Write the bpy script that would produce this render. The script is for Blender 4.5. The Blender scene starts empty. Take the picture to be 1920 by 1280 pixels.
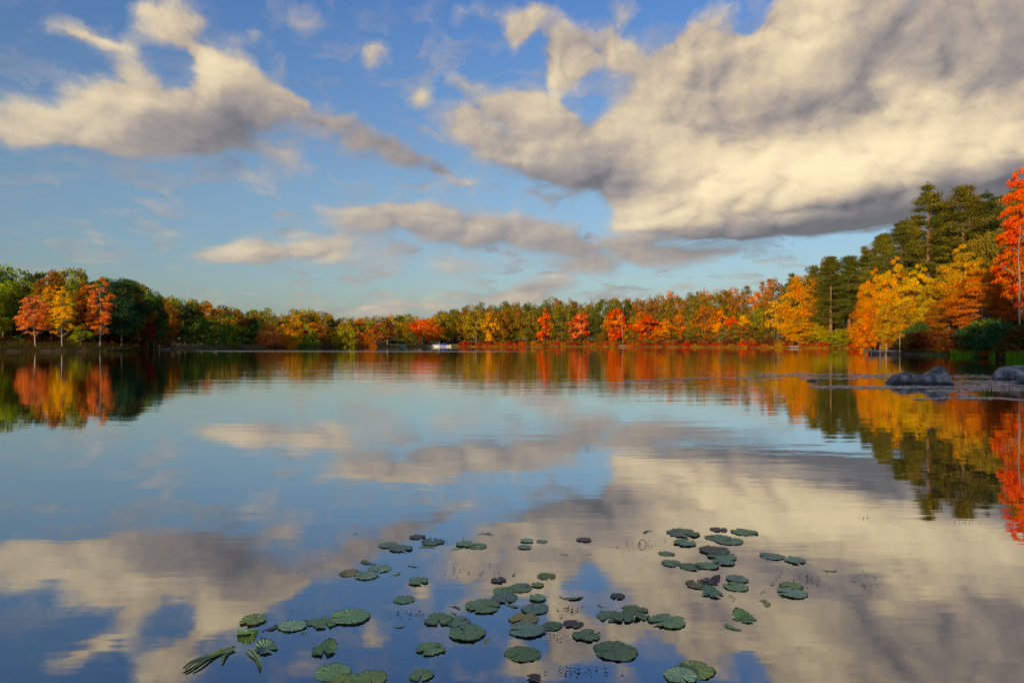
import bpy, bmesh, math, random
import numpy as np
from mathutils import Vector, Matrix
C = bpy.context.scene
R = math.radians
EYE, F, HOR = 1.7, 1280.0, 644.0          # eye height, focal length and horizon row measured on the photograph

# ---------------------------------------------------------------- camera
cam = bpy.data.cameras.new('camera'); cam_o = bpy.data.objects.new('camera', cam)
C.collection.objects.link(cam_o)
cam_o.location = (0, 0, EYE); cam_o.rotation_euler = (R(90), 0, 0)
cam.lens = 24; cam.sensor_width = 36; cam.shift_y = 4/1920
cam.clip_start = 0.1; cam.clip_end = 6000
C.camera = cam_o
C.view_settings.view_transform = 'Standard'; C.view_settings.look = 'None'
C.view_settings.exposure = 0.3; C.view_settings.gamma = 1.0
C.render.engine = 'CYCLES'
C.cycles.max_bounces = 6; C.cycles.diffuse_bounces = 2; C.cycles.glossy_bounces = 3
C.cycles.transmission_bounces = 3; C.cycles.transparent_max_bounces = 6
C.cycles.use_denoising = True

# ---------------------------------------------------------------- sun and sky
SUN_EL, SUN_AZ = 9.5, -150.0              # degrees; azimuth from +Y, clockwise: low sun behind and to the left
sun = bpy.data.lights.new('sun', 'SUN'); sun.energy = 4.6; sun.angle = R(0.5); sun.color = (1.0, 0.74, 0.43)
sun_o = bpy.data.objects.new('sun', sun); C.collection.objects.link(sun_o)
sd = Vector((math.sin(R(SUN_AZ))*math.cos(R(SUN_EL)), math.cos(R(SUN_AZ))*math.cos(R(SUN_EL)), math.sin(R(SUN_EL))))
sun_o.rotation_euler = sd.to_track_quat('Z', 'Y').to_euler(); sun_o.location = sd*60

def srgb(r, g, b):
    f = lambda c: c/255/12.92 if c/255 <= .04045 else ((c/255+.055)/1.055)**2.4
    return (f(r), f(g), f(b), 1)

class NT:                                  # small helper round a node tree
    def __init__(s, tree): s.t = tree; s.n = tree.nodes; s.l = tree.links
    def put(s, sock, v):
        if isinstance(v, bpy.types.NodeSocket): s.l.new(v, sock)
        elif v is not None:
            try: sock.default_value = v
            except Exception: sock.default_value = (v, v, v)
    def node(s, typ, **kw):
        n = s.n.new(typ)
        for k, v in kw.items(): setattr(n, k, v)
        return n
    def m(s, op, a, b=None, c=None, clamp=False):
        n = s.node('ShaderNodeMath', operation=op, use_clamp=clamp)
        s.put(n.inputs[0], a)
        if b is not None: s.put(n.inputs[1], b)
        if c is not None: s.put(n.inputs[2], c)
        return n.outputs[0]
    def v(s, op, a, b=None, sc=None):
        n = s.node('ShaderNodeVectorMath', operation=op)
        s.put(n.inputs[0], a)
        if b is not None: s.put(n.inputs[1], b)
        if sc is not None: s.put(n.inputs[3], sc)
        return n.outputs[1] if op in ('LENGTH', 'DOT_PRODUCT') else n.outputs[0]
    def xyz(s, x=0.0, y=0.0, z=0.0):
        n = s.node('ShaderNodeCombineXYZ')
        for i, q in enumerate((x, y, z)): s.put(n.inputs[i], q)
        return n.outputs[0]
    def sep(s, v):
        n = s.node('ShaderNodeSeparateXYZ'); s.put(n.inputs[0], v); return n.outputs
    def noise(s, vec, scale, detail=2, rough=.5, dims='3D', dist=0.0, color=False):
        n = s.node('ShaderNodeTexNoise', noise_dimensions=dims)
        s.put(n.inputs['Vector'], vec); n.inputs['Scale'].default_value = scale
        n.inputs['Detail'].default_value = detail; n.inputs['Roughness'].default_value = rough
        n.inputs['Distortion'].default_value = dist
        return n.outputs[1 if color else 0]
    def ramp(s, f, stops, interp='LINEAR'):
        n = s.node('ShaderNodeValToRGB'); s.put(n.inputs[0], f); r = n.color_ramp; r.interpolation = interp
        while len(r.elements) > 1: r.elements.remove(r.elements[-1])
        r.elements[0].position = stops[0][0]; r.elements[0].color = stops[0][1]
        for p, c in stops[1:]:
            e = r.elements.new(p); e.color = c
        return n.outputs[0]
    def mix(s, f, a, b, mode='MIX'):
        n = s.node('ShaderNodeMix', data_type='RGBA', blend_type=mode)
        s.put(n.inputs[0], f); s.put(n.inputs[6], a); s.put(n.inputs[7], b)
        return n.outputs[2]
    def rng(s, v, a, b, c=0.0, d=1.0, smooth=False):
        n = s.node('ShaderNodeMapRange', interpolation_type='SMOOTHSTEP' if smooth else 'LINEAR')
        s.put(n.inputs[0], v)
        for i, q in enumerate((a, b, c, d)): s.put(n.inputs[i+1], q)
        return n.outputs[0]

# cloud masses: azimuth/elevation in degrees are derived from where each lies in the sky
def dirdeg(px, py):
    x, y, z = (px-960)/F, 1.0, (HOR-py)/F
    return math.degrees(math.atan2(x, y)), math.degrees(math.atan2(z, math.hypot(x, y)))
# (x, y, rx, ry, tilt deg, weight)
COVER = [
 (110,222,150,62,-8,1.1),(215,185,110,62,-12,1.1),(320,205,120,66,0,1.1),(410,150,92,70,-8,1.3),(290,262,190,48,0,1),(410,252,120,48,0,1),(15,250,90,42,0,1),(500,190,80,46,15,.9),(455,215,90,56,0,.9),(200,275,110,34,0,.7),
 (115,52,76,26,10,1.1),(180,76,80,26,20,1.1),(240,104,70,20,20,.9),
 (300,50,100,32,25,1.05),(370,88,90,30,28,.9),(400,35,90,38,0,.8),(320,12,90,35,0,.7),(230,30,50,18,20,.5),(60,90,50,20,0,.25),
 (560,45,75,30,5,1.2),(480,58,44,20,0,1.1),(697,95,44,40,0,1.3),(535,120,45,26,0,1.1),(20,170,60,22,0,.5),
 (545,205,85,34,18,.9),(620,238,95,32,18,.95),(700,268,95,30,16,.95),(775,298,95,28,20,.95),(835,333,70,19,16,.9),(870,347,50,14,0,.8),(640,215,60,22,0,.5),
 (520,285,80,24,0,1),(590,320,80,18,5,1.1),(510,325,46,13,0,1),(580,265,60,18,0,.8),(700,350,50,8,0,.4),
 (780,175,60,46,0,1.01),(830,133,50,16,0,0.87),(890,165,75,24,0,1.23),(940,210,75,34,0,1.23),(870,235,70,34,0,1.01),(1010,195,80,30,0,1.01),(735,235,30,10,0,0.72),
 (990,25,75,60,0,1.09),(960,70,45,45,0,1.01),(1060,130,66,55,0,1.52),(1060,85,50,40,0,1.16),(1145,85,80,55,20,1.30),(1160,20,55,24,0,1.16),(1330,18,65,24,0,1.30),(900,10,60,28,0,1.01),(1050,35,60,30,0,0.87),
 (1000,290,170,70,0,.8),(1110,330,150,62,10,.95),(930,290,80,40,0,.7),(1080,260,170,70,0,.8),(1180,300,130,80,0,.9),(1040,225,60,30,0,.6),
 (1310,125,130,85,0,1),(1250,190,140,90,0,1),(1400,150,180,110,0,1),(1550,90,150,140,0,1),(1700,80,240,150,0,1),(1870,90,220,150,0,1),(1520,230,280,130,0,1),(1770,230,280,130,0,1),(1350,280,190,110,0,1),(1600,330,320,110,0,1),(1390,360,220,85,0,1),(1260,375,130,60,0,.9),(1290,412,170,44,0,1),(1500,400,230,50,0,1),(1720,370,200,66,0,1),(1900,300,160,100,0,1),(1185,412,60,24,0,.9),(1490,40,80,60,0,.8),(1280,80,60,30,0,.5),(1960,50,200,200,0,1),(1960,380,180,60,0,.8),(1400,430,200,26,0,.8),
 (680,390,130,42,5,.75),(750,418,140,44,0,.8),(860,400,160,46,0,.75),(910,440,170,36,0,.8),(1010,430,140,34,0,.75),(1110,455,150,22,0,.85),(630,450,110,34,0,.75),(465,462,90,30,0,1),(520,482,90,26,0,1),(420,485,100,15,0,.9),(380,480,60,10,0,.9),(600,470,70,24,0,.9),(720,492,150,18,0,.8),(850,474,160,22,0,.8),(600,400,60,20,0,.5),
 (1180,472,240,17,0,.85),(1400,474,240,13,0,.85),(1000,503,240,14,0,.75),(1180,492,220,12,0,.8),(1000,545,120,24,-8,.95),(950,556,90,13,0,.8),(1265,541,70,14,-10,.95),(740,566,130,24,0,.85),(680,583,110,13,0,.8),(860,582,140,17,0,.85),(1080,520,150,12,0,.7),(1120,575,120,12,0,.6),(640,510,140,8,0,.6),(840,518,110,7,0,.6),(560,550,60,6,0,.35),
 (155,427,48,15,0,1.2),(190,452,62,15,0,1.3),(335,433,58,12,0,1.1),(225,495,40,9,0,1.1),(450,360,26,12,0,.7),(290,375,90,10,0,.55),(330,370,60,7,0,.5),(480,352,40,6,0,.5),
]
# where the clouds catch the low sun (+) and where they turn away from it (-)
GLOW = [
 (110,195,110,50,0,.4),(230,165,100,45,0,.35),(405,120,80,45,0,.75),(330,160,60,40,0,.1),(60,240,80,50,0,.1),(420,250,130,55,0,-.8),(330,265,150,45,0,-.45),(300,270,110,30,0,-.2),(470,205,80,60,0,-.35),
 (640,235,120,40,20,-.4),(740,275,120,40,20,-.6),(800,310,80,30,20,-.5),(520,210,50,25,0,.3),(850,345,60,18,0,.4),(600,320,70,12,0,.3),(340,80,90,50,0,-.1),(290,45,80,30,0,.3),(180,70,90,30,0,.3),
 (1060,150,55,35,0,.6),(1000,290,150,60,0,-.2),(1100,350,130,45,0,-.7),(1180,320,90,60,0,-.5),(1000,330,100,30,0,-.4),(1060,240,120,35,0,.1),(940,290,40,30,0,.4),(860,250,60,30,0,-.2),
 (1300,120,110,60,0,-.25),(1390,80,60,20,0,.4),(1230,195,40,60,0,.35),(1520,120,60,60,0,.6),(1545,30,60,60,0,.45),(1430,200,120,70,0,-.1),(1690,120,200,110,0,-.2),(1870,60,180,120,0,-.35),(1780,20,200,80,0,-.1),(1350,260,160,60,0,-.1),
 (1685,182,46,32,0,1.2),(1758,172,52,34,0,1.5),(1540,40,50,60,0,.5),(1620,290,220,60,-10,.5),(1860,265,160,45,-12,1.0),(1700,300,120,50,-15,.6),(1330,300,160,55,0,.75),(1240,320,60,70,0,.4),(1480,310,160,60,0,.5),(1420,350,180,50,0,.55),(1260,390,150,38,0,.8),(1180,415,60,20,0,.6),
 (1500,432,260,32,-6,-.72),(1720,397,220,42,-10,-.68),(1650,430,200,24,0,-.5),(1880,350,150,40,-8,-.8),(1350,440,150,12,0,-.8),(1600,390,140,26,-14,-.7),(1250,345,50,20,-20,-.5),
 (720,420,150,50,0,-.25),(900,440,200,40,0,-.25),(1040,450,170,34,0,-.4),(1300,470,300,30,0,-.45),(440,460,50,22,0,.45),(640,390,70,26,0,.25),(610,460,80,20,0,.2),(520,480,60,26,0,-.2),(1000,548,110,22,0,-.65),(1265,541,60,14,0,-.6),(800,580,180,22,0,-.2),(190,450,45,12,0,.1),(1100,500,200,20,0,-.2),
 (1650,80,300,130,0,-.1),
]
AZ0, AZ1, NAZ = -42.0, 42.0, 256
ROWS = [-.5,.4,1.1,1.8,2.5,3.2,3.9,4.7,5.5,6.3,7.2,8.1,9.0,10,11,12,13,14,15,16,17.2,18.4,19.6,20.8,22,23.3,24.6,26,28,30.5]
def soft_sum(lst, az, el, gain):
    tot = np.zeros(np.broadcast(az, el).shape)
    for (px, py, rx, ry, rot, wt) in lst:
        a, e = dirdeg(px, py)
        sx = (dirdeg(px+rx*.5, py)[0]-dirdeg(px-rx*.5, py)[0])*gain; sy = (dirdeg(px, py-ry*.5)[1]-dirdeg(px, py+ry*.5)[1])*gain
        c, q = math.cos(-R(rot)), math.sin(-R(rot))
        dx, dy = az-a, el-e
        r2 = ((dx*c+dy*q)/sx)**2 + ((-dx*q+dy*c)/sy)**2
        tot = tot + wt*np.clip(1-r2, 0, 1)**1.5
    return tot
def cloud_table():
    az = np.linspace(AZ0, AZ1, NAZ)[None, :]; rows = []
    for i, e in enumerate(ROWS):
        lo = (e+ROWS[i-1])/2 if i else e-.3; hi = (e+ROWS[i+1])/2 if i+1 < len(ROWS) else e+.8
        es = np.linspace(lo, hi, 5)[:, None]
        cov = soft_sum(COVER, az, es, COV_GAIN).mean(0)
        glow = soft_sum(GLOW, az, es, GLOW_GAIN).mean(0)
        covo = soft_sum(COVER, az-1.8, es+1.6, COV_GAIN).mean(0)
        rows.append(np.stack([np.clip(cov, 0, 1.6)/1.6, .5+.25*np.clip(glow*.9 + .35*(np.clip(cov,0,1.6)-np.clip(covo,0,1.6)), -2, 2)], 1))
    return rows
def fit32(y):                              # piecewise-linear fit of one row with at most 32 stops
    idx = [0, NAZ-1]
    xs = np.arange(NAZ)
    while len(idx) < 32:
        idx.sort(); ap = np.stack([np.interp(xs, idx, y[idx, k]) for k in range(2)], 1)
        err = np.abs(ap-y)@np.array([1.0, .9]); err[idx] = -1
        j = int(err.argmax())
        if err[j] < .004: break
        idx.append(j)
    return sorted(idx)
def build_world():
    w = bpy.data.worlds.new('World'); C.world = w; w.use_nodes = True
    w.node_tree.nodes.clear(); T = NT(w.node_tree)
    D = T.node('ShaderNodeTexCoord').outputs['Generated']
    x, y, z = T.sep(D)
    deg = 180/math.pi
    az = T.m('MULTIPLY', T.m('ARCTAN2', x, y), deg)
    el = T.m('MULTIPLY', T.m('ARCSINE', z), deg)
    elp = T.m('MAXIMUM', el, 0.0)
    P = T.xyz(T.m('MULTIPLY', az, .042), T.m('MULTIPLY', T.m('LOGARITHM', T.m('ADD', elp, 10.0), math.e), 1.6), 0.0)
    wcol = T.noise(P, 3.6, 5, .58, dims='2D', color=True)
    wv = T.v('SUBTRACT', wcol, (.5, .5, .5))
    wamt = T.m('MULTIPLY', T.m('ADD', elp, 2.0), WARP)
    wv = T.v('MULTIPLY', T.v('SCALE', wv, sc=wamt), (1.5, .9, 0))
    Q = T.sep(T.v('ADD', T.xyz(az, el, 0), wv))
    fx = T.rng(Q[0], AZ0, AZ1)
    acc = None
    for i, row in enumerate(cloud_table()):
        st = [(j/(NAZ-1), (float(row[j, 0]), float(row[j, 1]), 0, 1)) for j in fit32(row)]
        c = T.ramp(fx, st)
        acc = c if acc is None else T.mix(T.rng(Q[1], ROWS[i-1], ROWS[i]), acc, c)
    ch = T.sep(acc)
    cov = T.m('MULTIPLY', ch[0], 1.6)
    low = T.m('MULTIPLY', T.m('SUBTRACT', ch[1], .5), 4.0)
    def bil(vec):                            # rounded puffs: an inverted ridged fractal over a plain one
        n = T.node('ShaderNodeTexNoise', noise_dimensions='2D', noise_type='RIDGED_MULTIFRACTAL', normalize=True)
        T.l.new(T.v('ADD', vec, T.v('SCALE', wcol, sc=.06)), n.inputs['Vector'])
        for k_, v_ in (('Scale', 3.2), ('Detail', 7), ('Roughness', .52), ('Lacunarity', 2.1), ('Offset', .85), ('Gain', 1.6)): n.inputs[k_].default_value = v_
        return T.m('MULTIPLY_ADD', n.outputs[0], -.45, T.m('MULTIPLY_ADD', T.noise(vec, 3.0, 9, .57, dims='2D'), .75, .33))
    def billow(vec):
        n1 = bil(vec)
        vo = T.node('ShaderNodeTexVoronoi', feature='F1', voronoi_dimensions='2D'); T.l.new(T.v('ADD', vec, T.v('SCALE', wcol, sc=.10)), vo.inputs['Vector'])
        vo.inputs['Scale'].default_value = 7.0; vo.inputs['Detail'].default_value = 3; vo.inputs['Roughness'].default_value = .55
        return T.m('MULTIPLY_ADD', vo.outputs[0], -.18, T.m('MULTIPLY_ADD', n1, .86, .11))
    b0 = billow(P)
    b1 = billow(T.v('ADD', P, (-.028, .034, 0)))
    # beyond the picture the same weather goes on at random
    wide = T.noise(P, 2.0, 3, .5, dims='2D')
    out_ = T.m('MAXIMUM', T.rng(T.m('ABSOLUTE', az), 40, 46), T.rng(el, 28, 33))
    c1 = T.m('ADD', T.m('MULTIPLY', T.m('ADD', T.m('POWER', cov, .72), T.rng(cov, .65, 1.3, 0, .5)), T.m('SUBTRACT', 1.0, out_)), T.m('MULTIPLY', T.rng(wide, .42, .62), T.m('MULTIPLY', out_, .9)))
    dens = T.m('MULTIPLY_ADD', T.m('SUBTRACT', b0, .47), T.m('MULTIPLY_ADD', T.m('MINIMUM', c1, 1.0), .3, .95), c1)
    dens = T.m('SUBTRACT', dens, T.rng(c1, 0, .10, WISP, 0))
    sky = T.node('ShaderNodeTexSky', sky_type='NISHITA', sun_disc=False)
    sky.sun_elevation = R(SUN_EL); sky.sun_rotation = R(SUN_AZ); sky.air_density = 1.0; sky.dust_density = 1.0; sky.ozone_density = 2.0
    tint = T.ramp(T.rng(el, 0, 32), SKY_TINT)
    skyc = T.mix(1.0, sky.outputs[0], tint, 'MULTIPLY')
    alpha = T.m('MULTIPLY', T.m('POWER', T.rng(dens, .25, T.rng(az, 0, 16, 1.16, .92), smooth=True), .85), .97)
    L = T.m('MULTIPLY_ADD', low, .40, .53)
    L = T.m('MULTIPLY_ADD', T.m('SUBTRACT', b0, b1), RELIEF, L)
    L = T.m('MULTIPLY_ADD', T.m('SUBTRACT', b0, .47), .24, L)
    cloud = T.ramp(L, CLOUD_RAMP, 'B_SPLINE')
    cloud = T.mix(T.m('MAXIMUM', T.rng(el, 11, 1, 0, .55), T.m('MULTIPLY', T.rng(az, 16, 2), T.rng(el, 20, 10, .12, .38))), cloud, srgb(150, 148, 152))
    # a thin torn layer low in the sky, between the heavier masses
    vn = T.noise(T.v('ADD', T.v('MULTIPLY', P, (1.5, 2.6, 1)), T.v('SCALE', wcol, sc=.5)), 3.0, 7, .6, dims='2D')
    va = T.m('MULTIPLY', T.rng(vn, .47, .68, smooth=True), T.m('MULTIPLY', T.rng(el, .5, 3.5), T.m('MULTIPLY', T.rng(el, 27, 9, .22, 1.0), T.rng(az, -34, -8, .45, 1.0))))
    vl = T.m('MULTIPLY', va, .74)
    alpha = T.m('MAXIMUM', alpha, vl)
    cloud = T.v('SCALE', cloud, sc=1/SKY_STR)
    col = T.mix(alpha, skyc, cloud)
    bg = T.node('ShaderNodeBackground'); T.l.new(col, bg.inputs[0]); bg.inputs[1].default_value = SKY_STR
    out = T.node('ShaderNodeOutputWorld'); T.l.new(bg.outputs[0], out.inputs[0])
    w.cycles.sampling_method = 'MANUAL'; w.cycles.sample_map_resolution = 512
SKY_STR = 0.1; WISP = .20; COV_GAIN = 1.10; GLOW_GAIN = 1.3; WARP = .13; RELIEF = .46
SKY_TINT = [(0, (.84,.90,1.30,1)), (.06, (.78,.86,1.12,1)), (.15, (.88,.93,1.06,1)), (.4, (1.05,1.10,1.22,1)), (.75, (.88,1.10,1.50,1)), (1, (.62,.98,1.62,1))]
CLOUD_RAMP = [(0.0, srgb(84,84,88)), (.2, srgb(116,113,115)), (.45, srgb(160,147,138)), (.70, srgb(208,189,155)), (1.0, srgb(242,224,182))]
build_world()

# ---------------------------------------------------------------- helpers
COL = C.collection
MESHES = {}
def obj(name, me, parent=None, loc=None, rotz=0.0, scale=None, mat=None):
    o = bpy.data.objects.new(name, me); COL.objects.link(o)
    if parent is not None: o.parent = parent
    if loc is not None: o.location = loc
    o.rotation_euler = (0, 0, rotz)
    if scale is not None: o.scale = scale
    if mat is not None and not me.materials: me.materials.append(mat)
    return o
def tag(o, label=None, cat=None, group=None, kind=None):
    if label: o['label'] = label
    if cat: o['category'] = cat
    if group: o['group'] = group
    if kind: o['kind'] = kind
    return o
def empty(name, loc, rotz=0.0):
    o = bpy.data.objects.new(name, None); COL.objects.link(o)
    o.empty_display_size = .3; o.location = loc; o.rotation_euler = (0, 0, rotz); return o
def mesh_np(name, V, Fc, mat=None, smooth=False, attr=None):
    """V (n,3), Fc (m,k) with one k for all faces"""
    me = bpy.data.meshes.new(name)
    V = np.asarray(V, dtype=np.float32); Fc = np.asarray(Fc, dtype=np.int32)
    n, k = Fc.shape
    me.vertices.add(len(V)); me.vertices.foreach_set('co', V.ravel())
    me.loops.add(n*k); me.loops.foreach_set('vertex_index', Fc.ravel())
    me.polygons.add(n); me.polygons.foreach_set('loop_start', np.arange(n, dtype=np.int32)*k)
    try: me.polygons.foreach_set('loop_total', np.full(n, k, dtype=np.int32))
    except Exception: pass
    me.update(calc_edges=True)
    me.polygons.foreach_set('use_smooth', np.full(n, smooth))
    if attr is not None:
        for nm, (dom, vals) in attr.items():
            a = me.attributes.new(nm, 'FLOAT', dom); a.data.foreach_set('value', np.asarray(vals, dtype=np.float32))
    me.validate(); 
    if mat: me.materials.append(mat)
    return me
class MB:                                   # collects shapes into ONE mesh
    def __init__(s): s.bm = bmesh.new()
    def box(s, c, d, rotz=0, rotx=0, roty=0, taper=None):
        m = Matrix.Translation(c) @ Matrix.Rotation(rotz, 4, 'Z') @ Matrix.Rotation(roty, 4, 'Y') @ Matrix.Rotation(rotx, 4, 'X') @ Matrix.Diagonal((d[0], d[1], d[2], 1))
        r = bmesh.ops.create_cube(s.bm, size=1, matrix=m)
        return r['verts']
    def tube(s, pts, rad, seg=8, cap=True):
        pts = [Vector(p) for p in pts]
        if not hasattr(rad, '__len__'): rad = [rad]*len(pts)
        rings = []
        for i, p in enumerate(pts):
            t = (pts[min(i+1, len(pts)-1)]-pts[max(i-1, 0)])
            t.normalize() if t.length > 0 else None
            a = Vector((0, 0, 1)) if abs(t.z) < .9 else Vector((1, 0, 0))
            u = t.cross(a).normalized(); w = t.cross(u)
            rings.append([s.bm.verts.new(p + (u*math.cos(q)+w*math.sin(q))*rad[i]) for q in [2*math.pi*j/seg for j in range(seg)]])
        for a, b in zip(rings, rings[1:]):
            for j in range(seg): s.bm.faces.new((a[j], a[(j+1) % seg], b[(j+1) % seg], b[j]))
        if cap:
            s.bm.faces.new(rings[0]); s.bm.faces.new(list(reversed(rings[-1])))
    def poly(s, pts, faces):
        vs = [s.bm.verts.new(p) for p in pts]
        for f in faces: s.bm.faces.new([vs[i] for i in f])
        return vs
    def ball(s, c, r, seg=12, sc=(1, 1, 1)):
        bmesh.ops.create_uvsphere(s.bm, u_segments=seg, v_segments=seg//2+1, radius=r, matrix=Matrix.Translation(c) @ Matrix.Diagonal((sc[0], sc[1], sc[2], 1)))
    def mesh(s, name, mat=None, smooth=False, bevel=0):
        if bevel: bmesh.ops.bevel(s.bm, geom=s.bm.edges[:], offset=bevel, segments=1, affect='EDGES')
        bmesh.ops.recalc_face_normals(s.bm, faces=s.bm.faces[:])
        me = bpy.data.meshes.new(name); s.bm.to_mesh(me); s.bm.free()
        if smooth: me.polygons.foreach_set('use_smooth', [True]*len(me.polygons))
        if mat: me.materials.append(mat)
        return me
    def build(s, name, mat, parent=None, smooth=False, bevel=0): return obj(name, s.mesh(name, mat, smooth, bevel), parent)
def copy_tree(o, parent=None):
    c = o.copy(); COL.objects.link(c)
    if parent is not None: c.parent = parent
    for ch in list(o.children): copy_tree(ch, c)
    return c
def ground_pt(px, Y): return ((px-960)/F*Y, Y)

# ---------------------------------------------------------------- materials
def mat_new(name):
    m = bpy.data.materials.new(name); m.use_nodes = True; m.node_tree.nodes.clear(); return m, NT(m.node_tree)
def principled(T, base, rough=.7, **kw):
    p = T.node('ShaderNodeBsdfPrincipled'); T.put(p.inputs['Base Color'], base); T.put(p.inputs['Roughness'], rough)
    for k, v in kw.items(): T.put(p.inputs[k], v)
    return p
def simple(name, col, rough=.7, var=.25, scale=4.0, bump=0.0, metallic=0.0):
    m, T = mat_new(name)
    tc = T.node('ShaderNodeTexCoord').outputs['Object']
    n = T.noise(tc, scale, 5, .6)
    c0 = tuple(x*(1-var) for x in col[:3])+(1,); c1 = tuple(min(1, x*(1+var)) for x in col[:3])+(1,)
    p = principled(T, T.mix(n, c0, c1), rough, Metallic=metallic)
    if bump:
        b = T.node('ShaderNodeBump'); b.inputs['Strength'].default_value = bump; T.l.new(n, b.inputs['Height']); T.l.new(b.outputs[0], p.inputs['Normal'])
    o = T.node('ShaderNodeOutputMaterial'); T.l.new(p.outputs[0], o.inputs[0]); return m
def leaf_mat():
    """leaves of every broadleaf and shrub: two colours of its own per plant, mixed in clumps and leaf by leaf"""
    m, T = mat_new('autumn_leaves')
    def A(nm, t='OBJECT'):
        n = T.node('ShaderNodeAttribute', attribute_type=t, attribute_name=nm); return n
    c1 = A('leaf_a').outputs['Color']; c2 = A('leaf_b').outputs['Color']; mixa = A('leaf_mix').outputs['Fac']
    rnd = T.node('ShaderNodeAttribute', attribute_type='GEOMETRY', attribute_name='rnd').outputs['Fac']
    oi = T.node('ShaderNodeObjectInfo').outputs['Random']
    tc = T.node('ShaderNodeTexCoord').outputs['Object']
    pos = T.v('ADD', tc, T.v('SCALE', T.xyz(13.1, 7.7, 3.3), sc=oi))
    n = T.m('ADD', T.m('MULTIPLY', T.noise(pos, .36, 2, .5), .62), T.m('MULTIPLY', T.noise(pos, 1.25, 2, .5), .38))
    f = T.rng(T.m('ADD', n, T.m('MULTIPLY', T.m('SUBTRACT', rnd, .5), .12)), .42, .58)
    f = T.m('ADD', f, T.m('SUBTRACT', mixa, .5), clamp=True)
    col = T.mix(f, c1, c2)
    # leaves that have not turned, or have browned already
    col = T.mix(T.m('MULTIPLY', T.rng(T.noise(T.v('ADD', pos, (7, 2, 5)), .8, 3, .6), .55, .62), .27), col, (.105, .10, .022, 1))
    hs = T.node('ShaderNodeHueSaturation'); T.l.new(col, hs.inputs['Color'])
    T.l.new(T.rng(rnd, 0, 1, .488, .512), hs.inputs['Hue'])
    T.l.new(T.rng(T.m('FRACT', T.m('MULTIPLY', rnd, 7.31)), 0, 1, .52, 1.42), hs.inputs['Value'])
    hs.inputs['Saturation'].default_value = 1.03
    col = hs.outputs[0]
    d = T.node('ShaderNodeBsdfDiffuse'); T.l.new(col, d.inputs[0])
    t = T.node('ShaderNodeBsdfTranslucent'); T.l.new(col, t.inputs[0])
    mx = T.node('ShaderNodeMixShader'); mx.inputs[0].default_value = .30; T.l.new(d.outputs[0], mx.inputs[1]); T.l.new(t.outputs[0], mx.inputs[2])
    o = T.node('ShaderNodeOutputMaterial'); T.l.new(mx.outputs[0], o.inputs[0]); return m
def bark_mat():
    m, T = mat_new('bark')
    c = T.node('ShaderNodeAttribute', attribute_type='OBJECT', attribute_name='bark').outputs['Color']
    tc = T.node('ShaderNodeTexCoord').outputs['Object']
    n = T.noise(T.v('MULTIPLY', tc, (5, 5, 1.1)), 1.6, 6, .65)
    col = T.mix(T.rng(n, .3, .7), T.v('SCALE', c, sc=.45), c)
    p = principled(T, col, .9)
    b = T.node('ShaderNodeBump'); b.inputs['Strength'].default_value = .6; b.inputs['Distance'].default_value = .05; T.l.new(n, b.inputs['Height']); T.l.new(b.outputs[0], p.inputs['Normal'])
    o = T.node('ShaderNodeOutputMaterial'); T.l.new(p.outputs[0], o.inputs[0]); return m
LEAF, BARK = leaf_mat(), bark_mat()
def ground_mat():
    m, T = mat_new('ground')
    tc = T.node('ShaderNodeTexCoord').outputs['Object']
    n = T.noise(tc, .35, 8, .65); n2 = T.noise(tc, 3.0, 5, .6)
    c = T.ramp(n, [(.3, (.022, .020, .010, 1)), (.48, (.045, .042, .016, 1)), (.6, (.075, .045, .018, 1)), (.72, (.10, .05, .016, 1))])
    c = T.mix(T.rng(n2, .3, .7), T.v('SCALE', c, sc=.6), c)
    z = T.sep(tc)[2]                         # wet mud at the waterline
    c = T.mix(T.rng(z, .02, .22), (.012, .011, .009, 1), c)
    p = principled(T, c, .95)
    b = T.node('ShaderNodeBump'); b.inputs['Strength'].default_value = .7; b.inputs['Distance'].default_value = .15; T.l.new(n2, b.inputs['Height']); T.l.new(b.outputs[0], p.inputs['Normal'])
    o = T.node('ShaderNodeOutputMaterial'); T.l.new(p.outputs[0], o.inputs[0]); return m
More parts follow.
